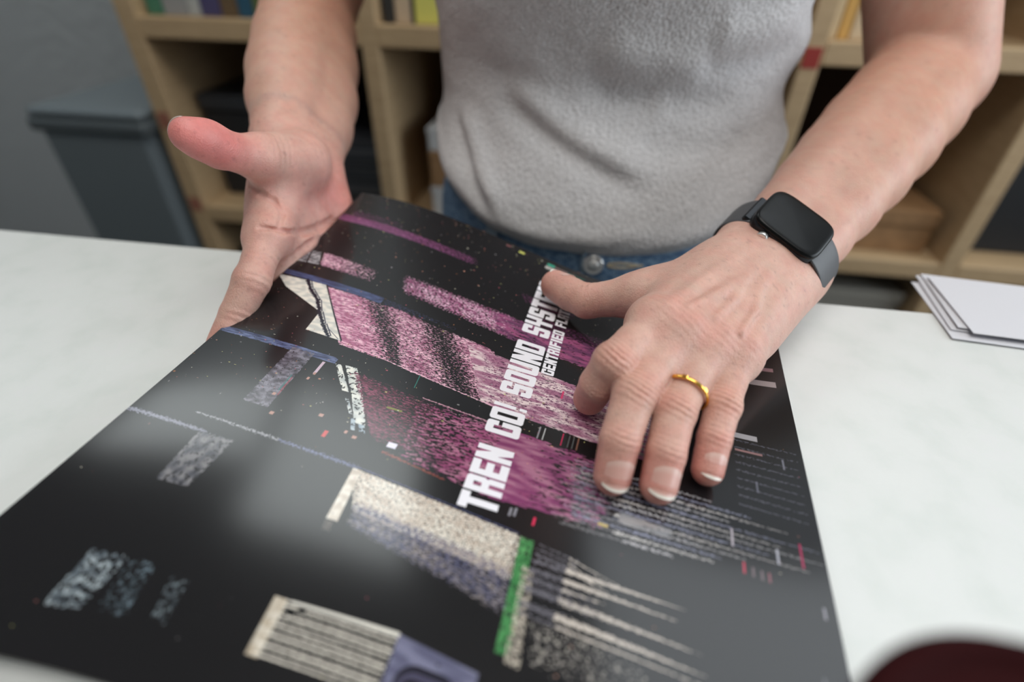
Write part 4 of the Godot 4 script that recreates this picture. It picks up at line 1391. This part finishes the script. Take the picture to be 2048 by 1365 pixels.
func hand_b() -> void:
	var f := Field.new(V(-0.275, -0.005, -0.44), V(-0.105, 0.155, -0.185), 0.00112)
	var arm := (er - wr).normalized()
	var palm: Vector3 = (b_mcp[0] - wr).cross(b_mcp[3] - wr).normalized()
	if palm.x < 0.0:
		palm = -palm
	var across: Vector3 = (b_mcp[3] - b_mcp[0]).normalized()
	var side := (across - arm * across.dot(arm)).normalized()
	forearm(f, wr, er, side, true)
	for i in 4:
		var w := wr - arm * 0.004 + side * lerpf(-0.017, 0.017, i / 3.0)
		f.cone(w, b_mcp[i] - palm * 0.003, 0.0160, 0.0130, 0.012)
		if i < 3:
			f.cone(wr, (b_mcp[i] + b_mcp[i + 1]) * 0.5 - palm * 0.003, 0.015, 0.0120, 0.012)
		finger(f, b_mcp[i], b_pip[i], b_dip[i], b_tip[i], [[0.0128, 0.0104, 0.0092, 0.0082], [0.0112, 0.0092, 0.0076, 0.0068], [0.0108, 0.0088, 0.0074, 0.0066], [0.0100, 0.0080, 0.0070, 0.0062]][i], -palm)
	# pads of the palm: under the fingers, the heel, and the ball of the thumb
	for i in 4:
		f.cone(b_mcp[i] + palm * 0.004 + (wr - b_mcp[i]) * 0.10, b_mcp[i] + palm * 0.0038, 0.0108, 0.0108, 0.006)
	f.cone(wr.lerp(b_mcp[3], 0.25) + palm * 0.006 + side * 0.008, wr.lerp(b_mcp[3], 0.85) + palm * 0.005 + side * 0.003, 0.0165, 0.0150, 0.008)
	f.cone(b_thumb[0] + palm * 0.004, b_thumb[1] + palm * 0.002, 0.0185, 0.0145, 0.010)
	f.cone(wr + palm * 0.002, b_thumb[0], 0.017, 0.017, 0.012)
	f.cone(b_thumb[0].lerp(b_thumb[1], 0.5), wr.lerp(b_mcp[0], 0.7), 0.0135, 0.0125, 0.012)
	f.cone(b_thumb[1], b_thumb[2], 0.0128, 0.0106, 0.006)
	f.cone(b_thumb[2], b_thumb[3], 0.0108, 0.0090, 0.004)
	f.egg(b_thumb[2].lerp(b_thumb[3], 0.55) + palm * 0.002, Basis(), Vector3(0.0105, 0.0105, 0.0125), 0.005)
	# creases: round the ball of the thumb, and two across the palm
	var pp := func(s: float, q: float, lift: float) -> Vector3:
		return wr.lerp(b_mcp[0], s).lerp(wr.lerp(b_mcp[3], s), q) + palm * lift
	var crease := func(pts: Array, r: float) -> void:
		for i in pts.size() - 1:
			f.carve(pts[i], pts[i + 1], r, 0.0026)
	crease.call([V(-0.2120, 0.0794, -0.2941), V(-0.2009, 0.0772, -0.2883), V(-0.1935, 0.0731, -0.2885), V(-0.1860, 0.0683, -0.2832), V(-0.1832, 0.0650, -0.2726)], 0.0013)
	crease.call([V(-0.1917, 0.0661, -0.2650), V(-0.1814, 0.0613, -0.2715), V(-0.1825, 0.0550, -0.2840), V(-0.1837, 0.0489, -0.2952)], 0.0012)
	crease.call([V(-0.1837, 0.0489, -0.2952), V(-0.1820, 0.0437, -0.3154), V(-0.1805, 0.0421, -0.3319)], 0.0026)
	crease.call([V(-0.1872, 0.0372, -0.2822), V(-0.1840, 0.0393, -0.2873), V(-0.1812, 0.0410, -0.2940), V(-0.1793, 0.0415, -0.3023)], 0.0016)
	var spots := arm_spots(wr, er) + [[b_thumb[3], 0.026, Vector3(1.06, 0.60, 0.68)], [b_thumb[2], 0.018, Vector3(1.04, 0.74, 0.80)], [wr.lerp(b_mcp[3], 0.75) + palm * 0.014, 0.020, Vector3(1.04, 0.74, 0.74)],
		[b_pip[0], 0.012, Vector3(1.0, 0.90, 0.92)], [b_tip[0], 0.014, Vector3(1.02, 0.80, 0.82)], [b_mcp[0], 0.02, Vector3(1.06, 1.0, 1.02)], [pp.call(0.6, 0.5, 0.016), 0.018, Vector3(1.06, 1.02, 1.04)], [wr.lerp(b_mcp[1], 0.6), 0.05, Vector3(1.04, 0.90, 0.96)]]
	var wr_ := []
	for q in [[b_mcp[0].lerp(b_pip[0], 0.62), b_mcp[0], b_pip[0], 0.0055], [b_pip[0], b_mcp[0], b_dip[0], 0.006], [b_dip[0], b_pip[0], b_tip[0], 0.004]]:
		var al: Vector3 = (q[2] - q[1]).normalized()
		var o2 := (palm - al * palm.dot(al)).normalized()
		wr_.append([q[0] + o2 * 0.01, al, al.cross(o2), o2, q[3], 0.012, 0.0042, 0.0005, -0.3])
	var ta: Vector3 = (b_thumb[3] - b_thumb[1]).normalized()
	wr_.append([b_thumb[1] + palm * 0.014, ta, ta.cross(palm).normalized(), palm, 0.010, 0.014, 0.0040, 0.00035, 0.4])
	wr_.append([pp.call(0.5, 0.45, 0.016), across, arm, palm, 0.014, 0.02, 0.0050, 0.00025, 0.5])
	wr_.append([wr + palm * 0.02, arm, side, palm, 0.008, 0.02, 0.0050, 0.00035, 0.2])
	add_skin(f.mesh(arm, (wr + arm * 0.020).dot(arm)), spots, wr_, 0.11)


func arm_spots(w: Vector3, e: Vector3) -> Array:
	return [[w.lerp(e, 0.62), 0.13, Vector3(0.96, 0.86, 0.75)], [e, 0.10, Vector3(0.98, 0.90, 0.86)], [w, 0.05, Vector3(1.02, 0.98, 0.98)]]


func arms() -> void:
	for k in 2:
		var w := wl if k == 0 else wr
		var e := el if k == 0 else er
		var s := sl if k == 0 else sr
		var lo := w.min(e).min(s) - Vector3(0.09, 0.09, 0.09)
		var hi := w.max(e).max(s) + Vector3(0.09, 0.09, 0.09)
		var f := Field.new(lo, hi, 0.0036)
		var arm := (e - w).normalized()
		var across: Vector3 = (a_mcp[3] - a_mcp[0] if k == 0 else b_mcp[3] - b_mcp[0])
		var side := (across - arm * across.dot(arm)).normalized()
		forearm(f, w, e, side, k == 1)
		var up := s - e
		f.cone(e, e + up * 0.3, 0.043 if k else 0.046, 0.048, 0.006)
		f.cone(e + up * 0.3, e + up * 0.7, 0.048, 0.051, 0.003)
		f.cone(e + up * 0.7, s, 0.051, 0.056, 0.003)
		add_skin(f.mesh(-arm, -(w + arm * (-0.013 if k == 0 else 0.012)).dot(arm)), arm_spots(w, e), [], 0.08)


func trunk() -> void:
	var f := Field.new(V(-0.34, -0.95, -0.80), V(0.36, 0.80, -0.32), 0.0105)
	for x in [-0.055, 0.0, 0.055]:
		f.cone(V(0.01 + x, -0.10, -0.535), V(0.01 + x, 0.12, -0.565), 0.085, 0.082, 0.03)
		f.cone(V(0.01 + x, 0.12, -0.565), V(0.01 + x * 1.3, 0.33, -0.62), 0.082, 0.085, 0.03)
	f.cone(V(-0.15, 0.40, -0.635), V(0.17, 0.40, -0.635), 0.052, 0.052, 0.04)
	f.cone(V(0.01, 0.42, -0.625), V(0.01, 0.54, -0.57), 0.056, 0.050, 0.03)
	# legs and feet, behind the counter
	for s in [-1.0, 1.0]:
		f.cone(V(0.01 + s * 0.085, -0.10, -0.535), V(0.01 + s * 0.10, -0.48, -0.53), 0.082, 0.055, 0.03)
		f.cone(V(0.01 + s * 0.10, -0.48, -0.53), V(0.01 + s * 0.105, -0.87, -0.55), 0.054, 0.036, 0.02)
		f.cone(V(0.01 + s * 0.105, -0.91, -0.56), V(0.01 + s * 0.12, -0.92, -0.41), 0.036, 0.024, 0.02)
	add_skin(f.mesh(), [], [], 0.05)
	# the bowed head, on a finer grid
	f = Field.new(V(-0.12, 0.46, -0.70), V(0.14, 0.82, -0.34), 0.004)
	var tilt := Basis(Vector3.RIGHT, 0.5)
	var c := V(0.01, 0.645, -0.515)
	f.egg(c + tilt * Vector3(0, 0.02, -0.015), tilt, Vector3(0.076, 0.105, 0.095), 0.02)
	f.egg(c + tilt * Vector3(0, -0.055, 0.035), tilt, Vector3(0.056, 0.062, 0.055), 0.03)
	f.cone(c + tilt * Vector3(0, -0.03, -0.03), V(0.01, 0.50, -0.590), 0.055, 0.055, 0.03)
	f.cone(c + tilt * Vector3(0, 0.018, 0.082), c + tilt * Vector3(0, -0.022, 0.100), 0.008, 0.013, 0.012)
	for s in [-1.0, 1.0]:
		f.cone(c + tilt * Vector3(s * 0.018, 0.030, 0.078), c + tilt * Vector3(s * 0.05, 0.028, 0.064), 0.010, 0.009, 0.014)
		f.egg(c + tilt * Vector3(s * 0.031, 0.008, 0.070), tilt, Vector3(0.013, 0.010, 0.012), 0.006)
		f.egg(c + tilt * Vector3(s * 0.078, -0.005, -0.01), tilt, Vector3(0.008, 0.030, 0.019), 0.006)
		f.cone(c + tilt * Vector3(s * 0.011, -0.024, 0.094), c + tilt * Vector3(s * 0.013, -0.024, 0.092), 0.008, 0.007, 0.006)
	f.cone(c + tilt * Vector3(-0.02, -0.053, 0.084), c + tilt * Vector3(0.02, -0.053, 0.084), 0.007, 0.007, 0.008)
	f.carve(c + tilt * Vector3(-0.022, -0.052, 0.094), c + tilt * Vector3(0.022, -0.052, 0.094), 0.002, 0.003)
	add_skin(f.mesh(), [[c + tilt * Vector3(0, -0.053, 0.09), 0.02, Vector3(1.0, 0.7, 0.7)]], [], 0.05)


var shirt_levels := [
	# y, half width, half depth, centre z
	[-0.019, 0.148, 0.114, -0.526], [-0.016, 0.154, 0.122, -0.526], [-0.003, 0.158, 0.130, -0.526], [0.018, 0.160, 0.127, -0.530], [0.05, 0.160, 0.120, -0.541],
	[0.10, 0.160, 0.112, -0.560], [0.135, 0.162, 0.119, -0.567], [0.17, 0.166, 0.141, -0.576], [0.21, 0.172, 0.168, -0.585], [0.26, 0.182, 0.176, -0.595], [0.33, 0.192, 0.150, -0.615], [0.40, 0.180, 0.102, -0.635], [0.455, 0.115, 0.080, -0.63], [0.475, 0.068, 0.066, -0.62]]
# creases of the shirt front: start, bend, end (x, y), how deep, how wide
var folds := [
	[Vector2(-0.086, 0.108), Vector2(-0.030, 0.064), Vector2(0.060, 0.040), 0.0052, 0.0085],
	[Vector2(-0.126, 0.088), Vector2(-0.107, 0.045), Vector2(-0.074, 0.008), 0.0042, 0.0070],
	[Vector2(-0.022, 0.122), Vector2(0.045, 0.094), Vector2(0.130, 0.110), 0.0060, 0.0150],
	[Vector2(0.028, 0.080), Vector2(0.075, 0.068), Vector2(0.145, 0.082), 0.0035, 0.0130],
	[Vector2(0.068, 0.134), Vector2(0.105, 0.124), Vector2(0.165, 0.148), 0.0050, 0.0120],
	[Vector2(-0.080, 0.006), Vector2(-0.010, -0.010), Vector2(0.080, 0.014), 0.0013, 0.0060],
	[Vector2(-0.128, 0.140), Vector2(-0.078, 0.118), Vector2(-0.033, 0.110), 0.0022, 0.0130]]


func shirt_point(u: float, v: float) -> Vector3:
	var n := shirt_levels.size() - 1
	var t := v * n
	var i := clampi(int(t), 0, n - 1)
	var q := []
	for k in 4:
		var a: float = shirt_levels[maxi(i - 1, 0)][k]
		var b: float = shirt_levels[i][k]
		var c: float = shirt_levels[i + 1][k]
		var d: float = shirt_levels[mini(i + 2, n)][k]
		q.append(cubic_interpolate(b, c, a, d, t - i))
	var a := u * TAU
	var sx := sin(a)
	var cz := cos(a)
	# a little squarer than an ellipse
	var p := Vector3(0.01 + q[1] * signf(sx) * pow(absf(sx), 0.88), q[0], q[3] + q[2] * signf(cz) * pow(absf(cz), 0.92))
	var nrm := Vector3(sx / q[1], 0, cz / q[2]).normalized()
	# the hem hangs lower in front than at the sides
	var low := 1.0 - smoothstep(-0.024, 0.10, q[0])
	p.y += (0.010 + 0.072 * pow(1.0 - clampf(cz, 0.0, 1.0), 1.1)) * low
	if cz > -0.1:
		var f := Vector2(p.x, p.y)
		var push := 0.0
		for w in folds:
			var best := 1e9
			var at := 0.0
			var side := 1.0
			for k in 12:
				var s0 := k / 12.0
				var s1 := (k + 1) / 12.0
				var a0: Vector2 = (w[0] as Vector2).lerp(w[1], s0).lerp((w[1] as Vector2).lerp(w[2], s0), s0)
				var a1: Vector2 = (w[0] as Vector2).lerp(w[1], s1).lerp((w[1] as Vector2).lerp(w[2], s1), s1)
				var ab := a1 - a0
				var s := clampf((f - a0).dot(ab) / ab.length_squared(), 0.0, 1.0)
				var off := f - (a0 + ab * s)
				if off.length() < best:
					best = off.length()
					at = lerpf(s0, s1, s)
					side = signf(ab.x * off.y - ab.y * off.x)
			if best > 0.06:
				continue
			var d: float = best * side / w[4]
			var fade := smoothstep(0.0, 0.22, at) * smoothstep(1.0, 0.72, at)
			# a valley with the cloth rolling over above it
			push += w[3] * fade * (-exp(-d * d) + 0.85 * exp(-pow((d - 1.9) / 1.25, 2.0)))
		p += nrm * push * smoothstep(-0.1, 0.25, cz)
	p += nrm * (nz.get_noise_2d(p.x * 17.0, p.y * 24.0) * 0.0012 + nz.get_noise_3d(p.x * 60.0, p.y * 70.0, p.z * 60.0) * 0.0003)
	# ruffled right flank
	p += nrm * 0.0040 * sin(p.y * 95.0 + 1.0) * smoothstep(0.75, 1.0, sx) * smoothstep(0.04, 0.08, p.y)
	return p + Vector3(0, T, 0)


func clothes(t: Node3D) -> void:
	var st := SurfaceTool.new()
	st.begin(Mesh.PRIMITIVE_TRIANGLES)
	st.append_from(grid(240, 190, shirt_point, true), 0, Transform3D.IDENTITY)
	for k in 2:
		var s := sl if k == 0 else sr
		var e := el if k == 0 else er
		var a := s + (s - e) * 0.10 + Vector3(-0.03 if k == 0 else 0.03, 0.0, 0.0)
		var b := s.lerp(e, 0.55)
		var d := (b - a).normalized()
		var x := d.cross(Vector3.FORWARD).normalized()
		var z := x.cross(d)
		st.append_from(grid(40, 14, func(u: float, v: float) -> Vector3:
			var r := lerpf(0.066, 0.062, v) + 0.002 * sin(u * TAU * 5.0 + v * 3.0)
			if v > 0.93:
				r -= (v - 0.93) * 0.05
			return a.lerp(b, v) + (x * cos(u * TAU) - z * sin(u * TAU)) * r, true), 0, Transform3D.IDENTITY)
	obj("t_shirt", st.commit(), M.shirt, t)
	# jeans: seat and two legs
	var jean := func(y: float) -> Array:   # half width, half depth, centre z
		var k := clampf((0.02 - y) / 0.2, 0.0, 1.0)
		return [lerpf(0.155, 0.176, k), lerpf(0.1270, 0.130, k), -0.535]
	st = begin()
	st.append_from(grid(160, 40, func(u: float, v: float) -> Vector3:
		var y := lerpf(-0.30, 0.02, v)
		var q: Array = jean.call(y)
		var a := u * TAU
		var p := V(0.01 + q[0] * sin(a), y, q[2] + q[1] * cos(a))
		var n := Vector3(sin(a) / q[0], 0, cos(a) / q[1]).normalized()
		return p + n * nz.get_noise_3d(p.x * 26.0, p.y * 30.0, p.z * 26.0) * 0.0022, true), 0, Transform3D.IDENTITY)
	for s in [-1.0, 1.0]:
		st.append_from(grid(48, 40, func(u: float, v: float) -> Vector3:
			var c := V(0.01 + s * lerpf(0.112, 0.086, v), lerpf(-0.90, -0.20, v), lerpf(-0.55, -0.535, v))
			var r := lerpf(0.058, 0.096, v) + 0.002 * sin(v * 60.0 + u * 9.0)
			var a := u * TAU
			return c + Vector3(r * 0.92 * sin(a), 0, r * 1.1 * cos(a)), true), 0, Transform3D.IDENTITY)
	var j := obj("jeans", st.commit(), M.denim, t)
	# waistband 38 mm high, its free end rounded, with rivet button, buttonhole and belt loops
	var band := func(a0: float, a1: float, y0: float, y1: float, out: float, nu: int, round_end := 0.0) -> ArrayMesh:
		return grid(nu, 12, func(u: float, v: float) -> Vector3:
			var a := lerpf(a0, a1, u)
			var w := 1.0
			if round_end > 0.0 and u < round_end:
				w = sqrt(maxf(0.0, 1.0 - pow(1.0 - u / round_end, 2.0)))
			var vv := 0.5 + (v - 0.5) * w
			var y := lerpf(y0, y1, vv)
			var q: Array = jean.call(y)
			var bulge := out * pow(clampf(sin(PI * v), 0.0, 1.0), 0.25) if v > 0.0 and v < 1.0 else 0.0
			return V(0.01 + (q[0] + bulge) * sin(a), y, q[2] + (q[1] + bulge) * cos(a)))
	obj("waistband", band.call(-PI, PI, -0.036, 0.012, 0.0035, 160), M.denim, j)
	obj("waistband_end", band.call(-0.045, 0.75, -0.0375, 0.010, 0.0062, 60, 0.07), M.denim, j)
	for a in [-0.045 + 0.012]:
		var pts := PackedVector3Array()
		for k in 15:
			var ang := lerpf(0.62, -0.028, k / 14.0)
			var q: Array = jean.call(-0.034)
			pts.append(V(0.01 + (q[0] + 0.0062) * sin(ang), -0.0335, q[2] + (q[1] + 0.0062) * cos(ang)))
		var st2 := begin()
		tube(st2, pts, 0.0007, 6)
		obj("seam", st2.commit(), M.thread, j)
	var rim := PackedVector3Array()
	for k in 21:
		var th := lerpf(-PI / 2, PI / 2, k / 20.0)
		var yy := -0.0137 + 0.0225 * sin(th)
		var aa := -0.045 + 0.056 * (1.0 - cos(th))
		var qq: Array = jean.call(yy)
		rim.append(V(0.01 + (qq[0] + 0.0066) * sin(aa), yy, qq[2] + (qq[1] + 0.0066) * cos(aa)))
	var st3 := begin()
	tube(st3, rim, 0.0013, 8)
	obj("worn_edge", st3.commit(), M.denim_pale, j)
	var ang := 0.012
	var q: Array = jean.call(-0.014)
	var bp := V(0.01 + (q[0] + 0.006) * sin(ang), -0.0135, q[2] + (q[1] + 0.006) * cos(ang))
	var prof := PackedVector2Array([Vector2(0.0085, 0.0), Vector2(0.0088, 0.0022), Vector2(0.0078, 0.0034), Vector2(0.0066, 0.0030), Vector2(0.0052, 0.0030), Vector2(0.0034, 0.0042), Vector2(0.0, 0.0046)])
	var bm := obj("button", lathe(prof, Vector3.ZERO, 32), M.steel, j)
	bm.transform = Transform3D(Basis(Vector3.RIGHT, PI / 2 - 0.1), bp)
	st = begin()
	for s in [-1.0, 1.0]:
		var pts := PackedVector3Array()
		for k in 8:
			var aa := lerpf(0.085, 0.27, k / 7.0)
			pts.append(V(0.01 + (q[0] + 0.0062) * sin(aa), -0.0135 + s * 0.0022 * sin(PI * clampf(k / 7.0 + 0.12, 0.0, 1.0)), q[2] + (q[1] + 0.0062) * cos(aa)))
		tube(st, pts, 0.0010, 6)
	obj("buttonhole", st.commit(), M.thread, j)
	for a0 in [-0.62, 0.86, 2.2, -2.2]:
		obj("belt_loop", band.call(a0, a0 + 0.085, -0.041, 0.014, 0.0085, 8), M.denim_pale, j)
	# slanted front pocket with a pale worn edge
	st = begin()
	var pk := PackedVector3Array()
	for k in 10:
		var aa := lerpf(-0.98, -1.30, k / 9.0)
		var y := lerpf(-0.030, -0.12, k / 9.0)
		var qq: Array = jean.call(y)
		pk.append(V(0.01 + (qq[0] + 0.001) * sin(aa), y, qq[2] + (qq[1] + 0.001) * cos(aa)))
	tube(st, pk, 0.0022, 8)
	obj("pocket_edge", st.commit(), M.denim_pale, j)
	# hair and shoes, outside the picture
	var c := V(0.01, 0.645, -0.515)
	var tilt := Basis(Vector3.RIGHT, 0.5)
	obj("hair", grid(40, 20, func(u: float, v: float) -> Vector3:
		var th := lerpf(0.02, 1.75, v)
		var a := u * TAU
		var d := Vector3(sin(th) * sin(a), cos(th), sin(th) * cos(a))
		if d.z > 0.35:
			d.y = maxf(d.y, 0.42)
		return c + tilt * (Vector3(0, 0.022, -0.017) + d * Vector3(0.082, 0.112, 0.102)), true), M.hair, t)
	for s in [-1.0, 1.0]:
		var f := Field.new(V(0.01 + s * 0.11 - 0.08, -0.95, -0.68), V(0.01 + s * 0.11 + 0.08, -0.80, -0.32), 0.006)
		f.cone(V(0.01 + s * 0.105, -0.905, -0.575), V(0.01 + s * 0.12, -0.91, -0.40), 0.044, 0.038, 0.02)
		f.cone(V(0.01 + s * 0.105, -0.90, -0.565), V(0.01 + s * 0.105, -0.86, -0.555), 0.046, 0.046, 0.02)
		var r := f.mesh()
		obj("shoe", am(r[0], r[1], r[2]), M.dark2, t)


# ============================================================ worn and lying things
func watch() -> void:
	var f := (el - wl).normalized()
	var side := f.cross(Vector3.UP).normalized()
	var upv := side.cross(f).normalized()
	var l := (side * cos(-0.42) + upv * sin(-0.42)).normalized()    # along the case, across the wrist
	if l.x < 0.0:
		l = -l
	var n := l.cross(f).normalized()
	if n.y < 0.0:
		n = -n
	var c := V(0.1224, 0.0704, -0.3105)
	var t := thing("wristwatch", "smartwatch with a dark square screen and grey strap on the right-hand wrist", "watch", c)
	var b := Basis(l, n, l.cross(n))
	# case and screen: rounded slabs
	var slab := func(hx: float, hz: float, hy: float, r: float, dome: float) -> ArrayMesh:
		return grid(72, 18, func(u: float, v: float) -> Vector3:
			var a := u * TAU
			var e := 2.0 / 4.6
			var px := signf(cos(a)) * pow(absf(cos(a)), e)
			var pz := signf(sin(a)) * pow(absf(sin(a)), e)
			# profile from the middle of the back round to the middle of the face
			var k := 0.0
			var y := 0.0
			if v < 0.25:
				k = v / 0.25 * (1.0 - r)
				y = -hy
			elif v < 0.75:
				var w := (v - 0.25) / 0.5
				k = 1.0 - r + r * sin(w * PI)
				y = -hy * cos(w * PI)
			else:
				k = (1.0 - v) / 0.25 * (1.0 - r)
				y = hy
			return c + b * Vector3(px * hx * k, y + (dome * (1.0 - k * k) if y > 0.0 else 0.0), -pz * hz * k), true)
	obj("case", slab.call(0.0218, 0.0184, 0.0052, 0.16, 0.0), M.watch_case, t)
	var sc := obj("screen", slab.call(0.0216, 0.0182, 0.0018, 0.10, 0.0008), M.watch_glass, t)
	sc.position += n * 0.0046
	var st := begin()
	var prof := PackedVector2Array([Vector2(0.0, 0.0), Vector2(0.0034, 0.0), Vector2(0.0036, 0.001), Vector2(0.0036, 0.0022), Vector2(0.003, 0.0028), Vector2(0.0, 0.003)])
	var crown := obj("crown", lathe(prof, Vector3.ZERO, 24), M.steel, t)
	crown.transform = Transform3D(Basis(l, -f, l.cross(-f)), -f * 0.0186 - l * 0.009)
	# strap: a band round the wrist, wider at the case
	var wc := wl + f * ((c - wl).dot(f))
	st = begin()
	st.append_from(grid(90, 10, func(u: float, v: float) -> Vector3:
		var a := lerpf(0.40, TAU - 0.40, u)
		var cs := wc + l * 0.0
		var hx := 0.0362
		var hy := 0.0282
		var rad := l * (sin(a) * hx) + n * (cos(a) * hy)
		var w := 0.0135 - 0.0015 * smoothstep(0.0, 0.25, minf(u, 1.0 - u))
		# closed cross-section of the band
		var q := v * TAU
		var ex := f * (signf(cos(q)) * pow(absf(cos(q)), 0.35) * w)
		var ey := rad.normalized() * (signf(sin(q)) * pow(absf(sin(q)), 0.35) * 0.0012)
		return cs + rad + ex + ey), 0, Transform3D.IDENTITY)
	obj("strap", st.commit(), M.strap, t)
	st = begin()
	for s in [-1.0, 1.0]:
		rbox(st, c + l * s * 0.0215 - n * 0.004, Vector3(0.008, 0.004, 0.024), 0.001, b)
	obj("lug", st.commit(), M.watch_case, t)


func ring() -> void:
	var p: Vector3 = a_mcp[2].lerp(a_pip[2], 0.74)
	var ax: Vector3 = (a_pip[2] - a_mcp[2]).normalized()
	var up := a_out()
	var x := (up - ax * up.dot(ax)).normalized()
	var z := ax.cross(x)
	var t := thing("finger_ring", "thin yellow gold ring on the ring finger of the hand touching the sleeve", "ring", p)
	obj("band", grid(64, 12, func(u: float, v: float) -> Vector3:
		var a := u * TAU
		var q := v * TAU
		var rad := x * cos(a) + z * sin(a)
		return p + rad * (0.01075 + 0.0007 * cos(q)) + ax * (0.0011 * sin(q)), true), M.gold, t)
	var st := begin()
	for k in [-0.5, 0.5]:
		var rad := (x * cos(k) + z * sin(k))
		rbox(st, p + rad * 0.0113, Vector3(0.0009, 0.0022, 0.0026), 0.0003, Basis(rad, ax, rad.cross(ax)))
	obj("facet", st.commit(), M.gold, t)


func papers() -> void:
	var rng := RandomNumberGenerator.new()
	rng.seed = 3
	for k in 4:
		var c := Vector3(0.420 + 0.004 * k, T + 0.0014 + k * 0.0013, -0.338 - 0.002 * k)
		var t := thing("paper_sheet", ["lowest white sheet in the loose pile at the far right edge of the counter", "white sheet in the middle of the loose pile at the far right of the counter", "second white sheet from the top of the loose pile on the counter", "topmost white sheet of the loose pile at the far right of the counter"][k], "paper", c, "loose pile of white sheets")
		var b := Basis(Vector3.UP, -0.11 + 0.03 * (k - 1.5) * (1.0 if k % 2 else -0.6))
		var ph := k * 1.3
		var st := begin()
		for lay in 2:
			st.append_from(grid(20, 20, func(u: float, v: float) -> Vector3:
				var x := (u - 0.5) * 0.34
				var z := (0.5 - v) * 0.075
				if lay == 1:
					x = -x
				var y := 0.0004 * sin(x * 22.0 + ph) * sin(z * 25.0 + ph) + (0.012 * smoothstep(0.02, 0.2, u - 0.4) * smoothstep(0.5, 1.0, v) if k == 3 and lay == 0 else 0.0)
				if k == 3 and lay == 1:
					y += 0.012 * smoothstep(0.02, 0.2, 0.6 - u) * smoothstep(0.5, 1.0, v)
				return c + b * Vector3(x, y - (0.0004 if lay else 0.0), z)), 0, Transform3D.IDENTITY)
		obj("sheet", st.commit(), M.paper, t)


func cup() -> void:
	var c := V(0.0855, 0.0105, -0.0215)
	var t := thing("tumbler", "dark maroon cup, wholly out of focus, at the near right corner of the record sleeve", "cup", c)
	var p := PackedVector2Array([Vector2(0.0, 0.0), Vector2(0.020, 0.0), Vector2(0.0225, 0.002), Vector2(0.0245, 0.02), Vector2(0.0330, 0.07), Vector2(0.0375, 0.0860), Vector2(0.0372, 0.0880), Vector2(0.0360, 0.0865)])
	obj("body", lathe(p, c, 56), M.maroon, t)
	obj("lid", lathe(PackedVector2Array([Vector2(0.0374, 0.0850), Vector2(0.0378, 0.0860), Vector2(0.0378, 0.0890), Vector2(0.0365, 0.0912), Vector2(0.0335, 0.0916), Vector2(0.0315, 0.0895), Vector2(0.012, 0.0902), Vector2(0.0, 0.0904)]), c, 56), M.maroon_in, t)
